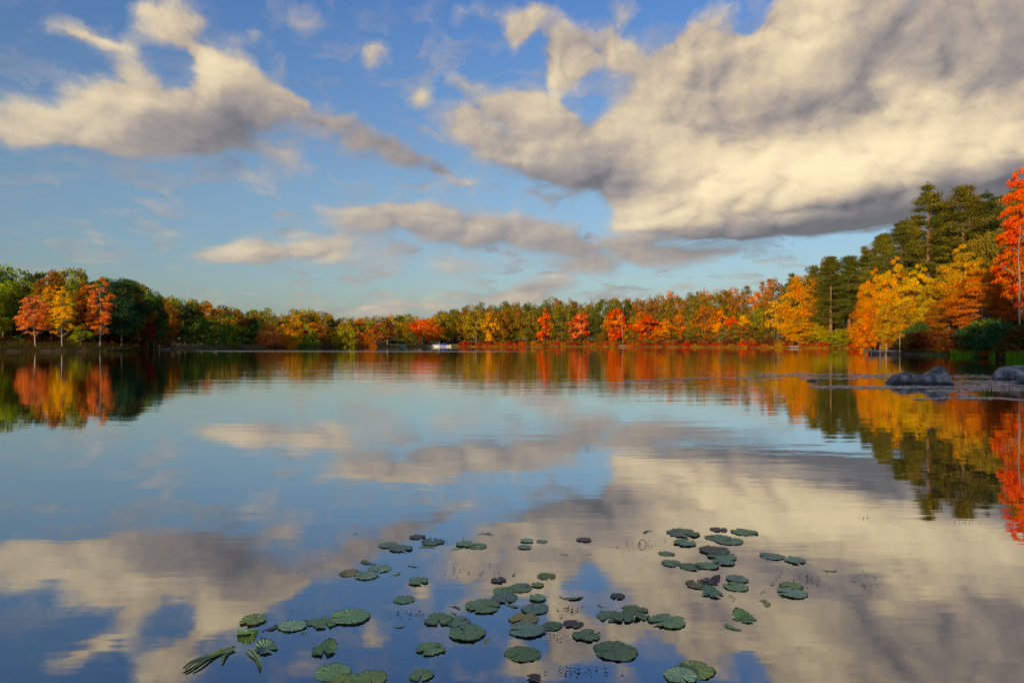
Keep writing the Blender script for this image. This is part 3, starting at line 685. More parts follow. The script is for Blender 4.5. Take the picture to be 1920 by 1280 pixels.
def pick(px, row, r):
    u = r.random()
    if px < 320: t = [('green','lime'),('green','gold'),('lime','green'),('olive','gold'),('green','olive'),('green','lime'),('bronze','rust')] if row > 0 else [('deepgreen','green'),('olive','brown'),('green','olive')]
    elif px < 560: t = [('deepgreen','green'),('green','gold'),('green','lime'),('olive','amber'),('green','crimson'),('gold','green')]
    elif px < 820: t = [('green','olive'),('green','lime'),('gold','green'),('orange','gold'),('olive','amber'),('deepgreen','gold')]
    elif px < 1180: t = [('olive','oldgold'),('deepgreen','olive'),('olive','rust'),('oldgold','olive'),('olive','green'),('rust','olive')]
    elif px < 1470: t = [('olive','rust'),('oldgold','olive'),('rust','olive'),('olive','oldgold'),('bronze','olive'),('orange','olive')]
    elif px < 1640: t = [('pine','olive'),('olive','oldgold'),('pine','oldgold'),('olive','bronze')]
    else: t = [('pine','olive'),('olive','oldgold'),('pine','oldgold'),('bronze','olive')]
    return t[int(u*len(t)) % len(t)]
used = {}
def fill():
    r = random.Random(11)
    sides = ['left of', 'straight behind', 'right of']
    for row, (dY, lift, crownm) in enumerate([(14, .32, 7.5), (30, .62, 9.0), (52, .90, 9.5), (78, 1.0, 10.5)]):
        px = -50.0
        while px < 1975:
            base = shore_y(px)
            if 1655 < px < 1700: base = 150
            if px >= 1700: base = 118+max(0, (1800-px))*.12
            if 320 < px < 870: base += 22
            Y = base+dY+r.uniform(-4, 4)
            wpx = crownm*r.uniform(.85, 1.2)/Y*F
            if px > 1640 and row == 0: px += wpx*.9; continue
            if px > 1640: wpx *= 1.3
            sk = skyline(px)
            low = {True: 600, False: 560}[px > 300 and px < 1400]
            ht = HOR-sk
            top = HOR-ht*(lift+r.uniform(-.06, .05))
            if row == 3: top = sk+r.uniform(-3, 6)
            if row == 2 and r.random() < .5: top = sk+r.uniform(0, 8)
            ca, cb = pick(px, row, r)
            near = Y < 215
            if px > 1640 and r.random() < .65: key = 'pine%d' % r.randrange(3)
            elif 1400 < px <= 1640 and r.random() < .4: key = 'far_pine0'
            elif near: key = r.choice(['mid_broad0', 'mid_broad1', 'mid_oval0', 'mid_oval1'])
            else: key = r.choice(['far_broad0', 'far_broad1', 'far_broad2', 'far_oval0', 'far_oval1'])
            g = hgt(*ground_pt(px, Y)); Ht = EYE+(HOR-top)/F*Y-g
            if Ht < 5: top = HOR-(5+g-EYE)*F/Y
            pine = 'pine' in key
            # label: colour, row, and the named tree it stands behind
            cand = [(abs(p-px), n, p) for (p, yy, n, w) in PLANTED if n and yy < Y]
            cand.sort(); dist, nick, p = cand[0]
            side = sides[0 if px < p-wpx*.35 else 2 if px > p+wpx*.35 else 1]
            rowword = ['low', 'midway up', 'high up', 'on the skyline'][row]
            size = 'wide' if wpx*Y/F > crownm*1.03 else 'narrow'
            lab = '%s %s %s %s, %s the %s' % (size, WORD[ca] if WORD[ca] != WORD[cb] else WORD[ca], 'pine' if pine else 'tree', rowword, side, nick)
            if lab in used:
                lab2 = lab.replace(' %s ' % ('pine' if pine else 'tree'), ' %s %s ' % ('pine' if pine else 'tree', 'tinged '+WORD[cb].split()[-1]), 1)
                if lab2 not in used: lab = lab2
            used[lab] = used.get(lab, 0)+1
            plant('pine_tree' if pine else 'forest_tree', key, px, Y, top, wpx, ca, cb, .5, lab, 'pine tree' if pine else 'tree', 'pines massed in the wood' if pine else 'trees massed in the wood behind the shore', 'red' if pine else 'grey')
            px += wpx*r.uniform(.62, .88)
fill()

# ---- trees of the near shore behind and to the left of the viewer: they keep the low sun off the near water, the boulders and the low bushes
def near_shore():
    r = random.Random(5)
    for k in range(32):
        t = k/31
        x = 26-104*t+r.uniform(-4, 4); y = -32+22*t+r.uniform(-5, 5)-((k % 2)*12)
        if inland(np.array([x]), np.array([y]))[0] < 3: y -= 12
        g = hgt(x, y); key = r.choice(['mid_broad0', 'mid_broad1', 'far_broad0']); cr_, tr_, H, W = KINDS[key]
        hh = r.uniform(24, 29)
        o = empty('near_shore_tree', (x, y, g-.05), r.uniform(0, 6.28)); o.scale = (hh*.6/W, hh*.6/W, hh/H)
        c = obj('crown', cr_, o); c['leaf_a'] = list(PAL['olive']); c['leaf_b'] = list(PAL['oldgold']); c['leaf_mix'] = .5
        tt = obj('trunk', tr_, o); tt['bark'] = list(BARKS['grey'])
        tag(o, 'olive tree of the near shore behind the viewer, outside the picture', 'tree', 'trees of the near shore')
near_shore()

# ---- undergrowth: shade-filling thicket inside the wood, beyond counting
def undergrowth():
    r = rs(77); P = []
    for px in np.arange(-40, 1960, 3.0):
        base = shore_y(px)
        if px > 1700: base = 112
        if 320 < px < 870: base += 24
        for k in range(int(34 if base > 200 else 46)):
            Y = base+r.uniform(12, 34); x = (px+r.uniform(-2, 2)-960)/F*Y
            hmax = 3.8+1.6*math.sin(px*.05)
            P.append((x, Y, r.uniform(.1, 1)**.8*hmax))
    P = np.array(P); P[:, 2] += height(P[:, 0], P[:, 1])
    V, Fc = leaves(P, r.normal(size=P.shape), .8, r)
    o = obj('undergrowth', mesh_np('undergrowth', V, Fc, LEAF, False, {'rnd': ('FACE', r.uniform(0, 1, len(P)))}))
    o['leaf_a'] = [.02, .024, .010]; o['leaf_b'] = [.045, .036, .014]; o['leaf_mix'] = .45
    tag(o, kind='stuff')
undergrowth()

# ---------------------------------------------------------------- shrubs
for i in range(3):
    me, c, cr = crown_mesh('dome', 2.4, 3.4, .02, 950, .26, 30, 300+i, flat=.7, spray=.17); KINDS['shrub%d' % i] = (me, None, 2.4, 3.4)
for i in range(2):
    me, c, cr = crown_mesh('dome', 3.2, 4.5, .0, 7000, .17, 80, 310+i, flat=.75, spray=.12); KINDS['bush%d' % i] = (me, None, 3.2, 4.5)
def shrub(key, px, Y, Ht, Wt, ca, cb, mix, label, group, name='shrub'):
    me, _, H, W = KINDS[key]; x, y = ground_pt(px, Y); g = hgt(x, y)
    o = obj(name, me, None, (x, y, max(g, 0)-.08), RNG.uniform(0, 6.28), (Wt/W, Wt/W, Ht/H))
    j = lambda c: [max(0, v*RNG.uniform(.85, 1.15)) for v in PAL[c]]
    o['leaf_a'] = j(ca); o['leaf_b'] = j(cb); o['leaf_mix'] = mix
    return tag(o, label, 'shrub', group)
def shrubs():
    r = random.Random(21)
    px = 864.0
    combos = [('crimson', 'vermilion', 'crimson and flame red'), ('vermilion', 'rust', 'flame red and rusty'), ('rust', 'crimson', 'rusty crimson'), ('crimson', 'rust', 'dull crimson'), ('rust', 'gold', 'rusty gold'), ('crimson', 'brown', 'dark crimson')]
    where = lambda p: 'from boats to red column tree' if p < 1015 else 'from red column tree to broad red maple' if p < 1217 else 'from broad red maple to golden tree' if p < 1480 else 'from golden tree to main dock'
    while px < 1676:
        Y = shore_y(px)+r.uniform(.8, 2.6) if px < 1640 else 225-(px-1640)*.9
        if r.random() < .12: px += 7; continue
        Ht = r.uniform(1.1, 3.0)*(1 if px < 1400 else .95)
        ca, cb, w = r.choice(combos)
        shrub('shrub%d' % r.randrange(3), px, Y, Ht, r.uniform(3.0, 4.6), ca, cb, r.uniform(.3, .6), '%s waterline shrub, row %s' % (w, where(px)), 'red shrubs along the far shore')
        px += r.uniform(5.5, 9.5)*330/Y
    px = 870.0
    combos = [('rust', 'brown', 'rusty brown'), ('oldgold', 'olive', 'olive gold'), ('olive', 'rust', 'olive and rusty'), ('brown', 'maroon', 'dark brown')]
    while px < 1665:
        Y = shore_y(px)+r.uniform(5, 9); ca, cb, w = r.choice(combos)
        if px > 1640: Y = 228-(px-1640)*.9
        shrub('shrub%d' % r.randrange(3), px, Y, r.uniform(2.6, 4.2)*(1.15 if px > 1400 else 1), r.uniform(4.0, 6.0), ca, cb, .5, '%s bush behind the red shrubs, %s' % (w, where(px)), 'brown bushes behind the red shrubs')
        px += r.uniform(11, 17)*330/Y
    # left bank
    px = -20.0
    while px < 312:
        Y = shore_y(px)+r.uniform(9, 14); ca, cb, w = r.choice([('brown', 'maroon', 'dark brown'), ('olive', 'brown', 'dull olive'), ('deepgreen', 'olive', 'dark green'), ('maroon', 'rust', 'maroon')])
        shrub('shrub%d' % r.randrange(3), px, Y, r.uniform(1.4, 2.8), r.uniform(3.4, 5.2), ca, cb, .5, '%s bush in the shade under the trees of the left bank' % w, 'dark bushes of the left bank')
        px += r.uniform(12, 19)
    for px, dY, h, w, ca, cb, lab in [(262,3,1.9,4.2,'maroon','brown','maroon bush at the waterline left of the small white landing'), (246,4,1.7,3.6,'brown','olive','brown waterline bush left of the maroon waterline bush'),
                                      (311,5,2.4,3.4,'crimson','maroon','crimson bush right of the small white landing'), (284,6,2.2,4,'olive','green','olive bush behind the small white landing')]:
        shrub('shrub0', px, shore_y(px)+dY, h, w, ca, cb, .4, lab, None)
    # shaded bushes of the right headland
    for px, dY, top, w, ca, cb, mx, key, lab in [
        (1722,9,603,52,'deepgreen','green',.4,'bush0','dark green bush behind the tall dock pole'),
        (1700,4,628,56,'brown','olive',.4,'bush1','brown olive bush beside the tall dock pole'),
        (1742,5,618,70,'maroon','brown',.5,'bush0','maroon brown bush right of the dock'),
        (1776,4,626,60,'brown','maroon',.45,'bush1','dark brown bush below the rusty bronze maple'),
        (1806,6,616,70,'maroon','rust',.35,'bush0','maroon and rusty bush left of the big green bush'),
        (1826,3,640,46,'olive','maroon',.5,'bush1','low olive and maroon bush above the green reeds'),
        (1850,9,598,92,'green','bluegreen',.5,'bush0','big green bush rising under the spreading orange maple'),
        (1886,6,604,96,'bluegreen','deepgreen',.45,'bush1','bluish green bush leaning over the bank at the right edge'),
        (1926,5,608,90,'deepgreen','brown',.5,'bush0','deep green and brown bush cut by the right edge'),
        (1870,1.5,650,54,'rust','brown',.45,'bush1','low rusty bush drooping to the waterline below the bluish green bush'),
        (1760,1.5,650,44,'oldgold','olive',.5,'bush1','low olive gold bush at the waterline right of the dock'),
        (1906,1.5,655,50,'brown','oldgold',.5,'bush0','low brown bush at the waterline at the right edge'),
        (1800,1.5,652,50,'brown','maroon',.5,'bush1','low brown bush at the waterline left of the green reeds')]:
        Y = (shore_y(px) if px > 1700 else 106)+dY; x, y = ground_pt(px, Y); g = max(hgt(x, y), 0)
        shrub(key, px, Y, EYE+(HOR-top)/F*Y-g, w/F*Y*1.1, ca, cb, mx, lab, None, 'bush')
shrubs()

# ---------------------------------------------------------------- grass and reeds
def blades(name, P, H, wid, cola, colb, seed, lean=.35):
    """upright narrow blades, each a bent two-segment strip"""
    r = rs(seed); n = len(P)
    a = r.uniform(0, 2*np.pi, n); d = np.stack([np.cos(a), np.sin(a), np.zeros(n)], 1)
    s = np.stack([-np.sin(a+.6), np.cos(a+.6), np.zeros(n)], 1)
    H = H[:, None]; le = r.uniform(0, lean, (n, 1))
    b, m, t = P, P+d*H*le*.35, P+d*H*le
    m = m+np.array([0, 0, 1])*H*.6; t = t+np.array([0, 0, 1])*H
    w = wid*r.uniform(.6, 1.2, (n, 1))
    V = np.stack([b-s*w, b+s*w, m+s*w*.8, m-s*w*.8, t+s*w*.12, t-s*w*.12], 1).reshape(-1, 3)
    i = np.arange(n)[:, None]*6
    Fc = np.concatenate([i+np.array([[0, 1, 2, 3]]), i+np.array([[3, 2, 4, 5]])], 1).reshape(-1, 4)
    o = obj(name, mesh_np(name, V, Fc, LEAF, False, {'rnd': ('FACE', np.repeat(r.uniform(0, 1, n), 2))}))
    o['leaf_a'] = list(cola); o['leaf_b'] = list(colb); o['leaf_mix'] = .5
    return o
def grasses():
    r = rs(99)
    def band(pxs, dlo, dhi, n, hlo, hhi):
        px = r.uniform(pxs[0], pxs[1], n); Yb = np.array([shore_y(p) for p in np.linspace(pxs[0], pxs[1], 60)])
        Y = np.interp(px, np.linspace(pxs[0], pxs[1], 60), Yb)+r.uniform(dlo, dhi, n)
        x = (px-960)/F*Y; z = np.maximum(height(x, Y), -.05)-.05
        return np.stack([x, Y, z], 1), r.uniform(hlo, hhi, n)
    P, H = band((862, 1650), -1.4, 1.6, 16000, .25, .75)
    tag(blades('waterline_grass', P, H, .035, (.42, .26, .03), (.22, .13, .02), 1), kind='stuff')
    P, H = band((-40, 330), -.8, 11, 26000, .15, .6)
    tag(blades('bank_grass', P, H, .035, (.055, .045, .018), (.085, .075, .02), 2), kind='stuff')
    P, H = band((318, 870), -.6, 9, 60000, .10, .42)
    tag(blades('embankment_grass', P, H, .06, (.24, .25, .11), (.32, .27, .15), 3), kind='stuff')
    P, H = band((1700, 1960), .3, 12, 15000, .15, .5)
    tag(blades('headland_grass', P, H, .025, (.04, .055, .015), (.09, .06, .02), 4), kind='stuff')
    # bright reeds in the shallows of the headland
    Q, h = [], []
    for (a, b, n) in [(1782, 1866, 1500), (1884, 1965, 1500), (1724, 1782, 300)]:
        for k in range(n):
            px = r.uniform(a, b); Y = shore_y(px)+r.uniform(-4.2, .6); Q.append(((px-960)/F*Y, Y, -.1)); h.append(r.uniform(.4, 1.15)*(1 if a != 1724 else .5))
    tag(blades('reeds', np.array(Q), np.array(h), .012, (.10, .26, .02), (.17, .30, .03), 5, .3), kind='stuff')
    for (px, py, n, hh, lab) in [(1856, 735, 16, .34, 'sparse reed clump among floating leaves, left one of the four at the right edge'), (1889, 738, 18, .36, 'reed clump second of the four at the right edge'),
                                 (1904, 728, 12, .3, 'short reed clump farthest out of the four at the right edge'), (1918, 742, 16, .42, 'tall reed clump cut by the right edge')]:
        Y = 2176/(py-HOR); x = (px-960)/F*Y
        Q = np.stack([x+r.normal(size=n)*.07, Y+r.normal(size=n)*.07, np.full(n, -.05)], 1)
        o = blades('reed_clump', Q, r.uniform(.4, 1, n)*hh, .006, (.06, .13, .02), (.10, .17, .03), 40+px, .4)
        tag(o, lab, 'reed clump', 'reed clumps in the water')
grasses()
def wpt(px, py): Y = 2176/(py-HOR); return (px-960)/F*Y, Y
def flat_scatter(name, pts, sz, mat, seed, z=.004):
    r = rs(seed); n = len(pts); K = 7
    a = np.linspace(0, 2*np.pi, K, endpoint=False)[None, :]+r.uniform(0, 6.28, (n, 1))
    rad = sz[:, None]*r.uniform(.7, 1.15, (n, K))
    V = np.zeros((n, K+1, 3)); V[:, :K, 0] = pts[:, 0:1]+np.cos(a)*rad; V[:, :K, 1] = pts[:, 1:2]+np.sin(a)*rad*.85
    V[:, :K, 2] = z+r.uniform(0, .010, (n, K)); V[:, K, 0:2] = pts; V[:, K, 2] = z+.004
    i = np.arange(n)[:, None, None]*(K+1)
    tri = np.array([[j, (j+1) % K, K] for j in range(K)])[None]
    return obj(name, mesh_np(name, V.reshape(-1, 3), (i+tri).reshape(-1, 3), mat, False, {'rnd': ('FACE', np.repeat(r.uniform(0, 1, n), K))}))
def floating_leaf_mat():
    m, T = mat_new('floating_leaves')
    rnd = T.node('ShaderNodeAttribute', attribute_type='GEOMETRY', attribute_name='rnd').outputs['Fac']
    c = T.ramp(rnd, [(0, (.24, .18, .11, 1)), (.3, (.58, .46, .33, 1)), (.75, (.78, .66, .52, 1)), (1, (.50, .45, .18, 1))])
    p = principled(T, c, .38); o = T.node('ShaderNodeOutputMaterial'); T.l.new(p.outputs[0], o.inputs[0]); return m
def floating():
    r = rs(123); P = []
    # (px0, px1, py centre at px0, py centre at px1, spread, count): long drifts of small yellowed leaves
    for (a, b, y0, y1, s, n) in [(1170, 1500, 714, 704, 1.6, 620), (1420, 1660, 703, 703, 2.2, 700), (1500, 1680, 709, 708, 2.0, 620), (1520, 1920, 725, 727, 2.4, 1900), (1300, 1520, 700, 699, 1.0, 200),
                                 (1600, 1700, 702, 702, 2.2, 260), (1772, 1880, 705, 706, 3.0, 420), (1780, 1920, 716, 716, 3.0, 620), (1790, 1920, 722, 722, 2.2, 520), (1740, 1920, 733, 731, 2.2, 420),
                                 (1715, 1860, 748, 745, 1.3, 260), (1790, 1920, 746, 749, 1.8, 300), (1800, 1825, 741, 741, 2.0, 70), (1230, 1300, 718, 716, 1, 60), (1380, 1480, 712, 712, 1.0, 120)]:
        t = r.uniform(0, 1, n); py = y0+(y1-y0)*t+r.normal(size=n)*s*.55+.8*np.sin(t*9+a); px = a+(b-a)*t
        keep = np.sin(px*.083+py*1.9)+np.sin(px*.031-py*1.1)+r.uniform(-1.6, 1.6, n) > -1.1
        for q, v in zip(px[keep], py[keep]): P.append(wpt(q, v))
    P = np.array(P); d = inland(P[:, 0], P[:, 1]); P = P[d < -.5]
    tag(flat_scatter('floating_leaves', P, r.uniform(.045, .13, len(P)), floating_leaf_mat(), 9), kind='stuff')
    # specks of leaf and bud scattered between the pads
    P = []
    for (cx, cy, sx, sy, n) in [(845, 1012, 45, 8, 26), (860, 1068, 60, 14, 16), (1065, 1145, 25, 9, 26), (1500, 1092, 50, 12, 30), (1065, 1260, 70, 10, 26), (780, 1152, 45, 6, 20), (1235, 1022, 60, 8, 22), (1620, 1090, 40, 16, 12), (1040, 1190, 14, 12, 12), (1810, 980, 20, 3, 8), (1620, 970, 10, 2, 5)]:
        for k in range(n): P.append(wpt(cx+r.normal()*sx*.6, cy+r.normal()*sy*.6))
    P = np.array(P)
    tag(flat_scatter('leaf_specks', P, r.uniform(.003, .009, len(P)), simple('leaf_specks', (.030, .026, .022), .5), 10), kind='stuff')
floating()

# ---------------------------------------------------------------- boulders
def rock_mat():
    m, T = mat_new('granite')
    tc = T.node('ShaderNodeTexCoord').outputs['Object']; g = T.node('ShaderNodeNewGeometry').outputs['Position']
    n = T.noise(tc, 2.2, 8, .7); n2 = T.noise(tc, 14, 4, .7); n3 = T.noise(T.v('ADD', tc, (5, 3, 1)), 3.2, 5, .6)
    c = T.ramp(n, [(.40, (.05, .046, .040, 1)), (.47, (.20, .19, .175, 1)), (.53, (.40, .385, .35, 1)), (.60, (.62, .59, .53, 1))])
    c = T.mix(T.m('MULTIPLY', T.rng(n2, .55, .7), .6), c, (.36, .36, .37, 1))
    c = T.mix(T.rng(n3, .56, .66, 0, .55), c, (.20, .125, .095, 1))
    z = T.m('ADD', T.sep(g)[2], T.m('MULTIPLY', n, .08))
    c = T.mix(T.rng(z, .10, .19), (.030, .032, .036, 1), c)
    c = T.mix(T.m('MULTIPLY', T.rng(T.m('ABSOLUTE', T.m('SUBTRACT', z, .205)), .03, .0), T.rng(n3, .4, .6, 0, .5)), c, (.34, .30, .26, 1))
    p = principled(T, c, T.rng(z, .08, .2, .25, .8))
    b = T.node('ShaderNodeBump'); b.inputs['Strength'].default_value = 1.0; b.inputs['Distance'].default_value = .16
    T.l.new(T.m('ADD', n, T.m('MULTIPLY', n2, .3)), b.inputs['Height']); T.l.new(b.outputs[0], p.inputs['Normal'])
    o = T.node('ShaderNodeOutputMaterial'); T.l.new(p.outputs[0], o.inputs[0]); return m
ROCK = rock_mat()
def boulder(name, prof, depth, x0, y, seed, label, skew=0.0):
    """prof: silhouette heights along x (metres from x0); the cross-section is a rounded hump of the given depth"""
    r = rs(seed); xs = np.array([p[0] for p in prof]); zs = np.array([p[1] for p in prof])
    nu, nv = 64, 40; V = []
    ph = r.uniform(0, 6.28, 12)
    for i in range(nu+1):
        x = xs[0]+(xs[-1]-xs[0])*i/nu; zt = float(np.interp(x, xs, zs))
        e = math.sqrt(max(0, 1-(2*i/nu-1)**4)); dp = depth*(.25+.75*e)
        for j in range(nv+1):
            a = math.pi*j/nv
            yy = -math.cos(a); zz = math.sin(a)
            zz = zz**.78; yy = math.copysign(abs(yy)**.9, yy)
            q = .05*(math.sin(x*3.1+yy*2+ph[0])+.8*abs(math.sin(x*4.7-yy*4+ph[1]))-.5+.6*abs(math.sin(zz*6+x*3+ph[2]))-.4+.3*math.sin(x*13+yy*9+ph[3])+.22*math.sin(x*23-yy*17+zz*11+ph[4]))
            V.append((x0+x+skew*zz*yy, y+yy*dp*.5*(1+q*1.4)-(zz*depth*.12), -.35+(zt+.35)*zz*(1+q*(1-abs(yy))*.8)))
    I = np.arange((nu+1)*(nv+1)).reshape(nu+1, nv+1)
    Fc = np.stack([I[:-1, :-1], I[1:, :-1], I[1:, 1:], I[:-1, 1:]], -1).reshape(-1, 4)
    V = np.array(V); c = V.mean(0); c[2] = 0
    caps = [[I[0, j], I[0, j+1], I[0, 0], I[0, 0]] for j in range(0)]
    o = obj(name, mesh_np(name, V-c, Fc, ROCK, True), None, tuple(c))
    return tag(o, label, 'boulder', None)
def rocks():
    Y = 29.0; s = Y/F; X = lambda px: (px-960)*s
    def prof(pts, yb, s_, px0): return [((px-px0)*s_, (yb-py)*s_) for px, py in pts]
    boulder('boulder', prof([(1665,723),(1670,711),(1680,703),(1692,698),(1706,698),(1718,702),(1730,706),(1742,712)], 720, s, 1665), 1.25, X(1665), 29.2, 1, 'low rounded bluish boulder, left of the pair among the floating leaves')
    boulder('boulder', prof([(1702,722),(1708,711),(1722,706),(1738,698),(1752,690),(1759,687.5),(1764,689),(1769,699),(1774,709),(1781,721)], 721, s*.985, 1702), 1.3, X(1702)*.985, 28.6, 2, 'taller wedge shaped boulder with a sloping top, right of the pair')
    s2 = 32/F
    boulder('boulder', prof([(1872,712),(1874,693),(1880,687),(1895,684.5),(1908,686),(1935,686),(1960,690),(1972,712)], 712, s2, 1872), 1.7, (1872-960)*s2, 32.2, 3, 'long flat topped blue grey boulder cut by the right edge')
    s3 = 28.4/F
    boulder('boulder', prof([(1907,722),(1911,712),(1920,705),(1936,704),(1950,712),(1956,722)], 721, s3, 1907), .9, (1907-960)*s3, 28.5, 4, 'smaller dark boulder in front of the flat topped one at the right edge')
    s4 = 31/F
    boulder('boulder', prof([(1509,715),(1514,712.6),(1524,711.6),(1536,713),(1545,715)], 714, s4, 1509), .5, (1509-960)*s4, 31, 5, 'small dark rock barely breaking the surface left of the boulder pair')
rocks()

# ---------------------------------------------------------------- docks, boats, pole, house
WOOD = simple('weathered_wood', (.30, .28, .27), .8, .35, 9, .3); DARKWOOD = simple('dark_timber', (.07, .06, .055), .8, .3, 8, .3)
WHITE = simple('white_paint', (.36, .36, .355), .5, .08, 6); ALU = simple('pale_metal', (.62, .63, .64), .35, .1, 8, 0, .3)
BLUE = simple('blue_tarp', (.02, .07, .42), .55, .2, 5, .4); TEAL = simple('teal_plastic', (.02, .17, .17), .5, .2, 4); GREENC = simple('green_canvas', (.10, .26, .20), .7, .2, 5)
GLASS = simple('dark_glass', (.03, .035, .04), .08, .1, 3); SIDING = simple('grey_siding', (.42, .42, .42), .8, .1, 3); ROOFM = simple('roof_shingles', (.12, .11, .11), .9, .3, 6, .3)
def dock(px0, px1, Y, ztop, depth, label, posts=(), mat=None, floats=True, group='small docks along the shore'):
    mat = mat or WOOD
    x0, x1 = (px0-960)/F*Y, (px1-960)/F*Y; L = x1-x0; cx = (x0+x1)/2
    o = empty('dock', (cx, Y+depth/2, 0)); tag(o, label, 'dock', group)
    b = MB(); n = max(6, int(L/.16)); w = L/n
    for i in range(n): b.box((-L/2+w*(i+.5), 0, ztop-.02+.004*((i*7) % 3)), (w*.90, depth, .04))
    b.build('deck', mat, o)
    b = MB()
    for s in (-1, 1): b.box((0, s*(depth/2-.05), ztop-.16), (L*.995, .07, .20))
    for s in (-1, 0, 1): b.box((s*(L/2-.1), 0, ztop-.16), (.07, depth-.26, .16))
    b.build('frame', mat, o)
    if floats:
        k = max(2, int(L/2.4))
        for i in range(k):
            b = MB(); b.box((-L/2+L*(i+.5)/k, 0, ztop*.5-.2), (L/k*.62, depth*.8, ztop*.5+.14)); b.build('float', DARKWOOD, o, bevel=.03)
    for (pp, top, rad) in posts:
        b = MB(); xx = (pp-960)/F*Y-cx; b.tube([(xx, -depth/2+.02-rad, -1.2), (xx, -depth/2+.02-rad, top)], rad, 8); b.ball((xx, -depth/2+.02-rad, top), rad*1.15, 8, (1, 1, .5)); b.build('post', ALU if rad < .07 else mat, o)
    return o
def docks():
    o = dock(1632, 1701, 108.6, .66, 1.9, 'long weathered main dock with three upright posts by the shaded headland', [(1650, 1.62, .04), (1661.5, 1.66, .04), (1687, 3.3, .045), (1633.5, .74, .09), (1700, .74, .09)], WOOD, True, None)
    dock(1703, 1727, 108.9, .56, 1.1, 'narrow pale gangway joining the main dock to the bank', [], ALU, False, None)
    dock(284, 313, 186, .42, 1.5, 'small white landing with two white posts on the left bank', [(287, 1.15, .14), (299, 1.2, .14)], WHITE, False, None)
    dock(1162, 1174, 347, .8, 1.6, 'short pale dock below the tallest red maple', [], WHITE, False)
    dock(1207, 1229, 343, .4, 1.4, 'low dark dock with one tall pale post below the broad red maple', [(1211, 2.6, .09)], DARKWOOD, False)
    dock(1240, 1254, 330, .45, 1.3, 'low pale dock right of the dark dock', [], WOOD, False)
    dock(1398, 1424, 294, .5, 1.4, 'pale dock below the lime olive tree', [], WHITE, False)
    dock(1481, 1515, 262, .7, 1.8, 'pale dock on dark floats below the big orange maple', [(1503, 1.9, .05)], WHITE, True)
docks()
def hull(L, W, H, mat, name, parent, seg=10):
    """open-topped boat hull with a pointed bow, raked sides and a rolled rim"""
    b = MB(); rows = []
    for i in range(seg+1):
        t = i/seg; w = W/2*(1 if t < .55 else math.cos((t-.55)/.45*math.pi/2)**.8); z0 = -.12+.25*max(0, t-.7)**1.2*H*3; zt = H*(.85+.25*t*t)
        rows.append([b.bm.verts.new((-L/2+L*t, s*w*q, z)) for s, q, z in [(-1, 1, zt), (-1, .82, zt*.45), (-1, .35, z0), (1, .35, z0), (1, .82, zt*.45), (1, 1, zt), (1, .9, zt), (1, .7, zt*.4), (-1, .7, zt*.4), (-1, .9, zt)]])
    for A, B in zip(rows, rows[1:]):
        for j in range(10): b.bm.faces.new((A[j], A[(j+1) % 10], B[(j+1) % 10], B[j]))
    b.bm.faces.new(rows[0]); b.bm.faces.new(list(reversed(rows[-1])))
    return b.build(name, mat, parent, True)
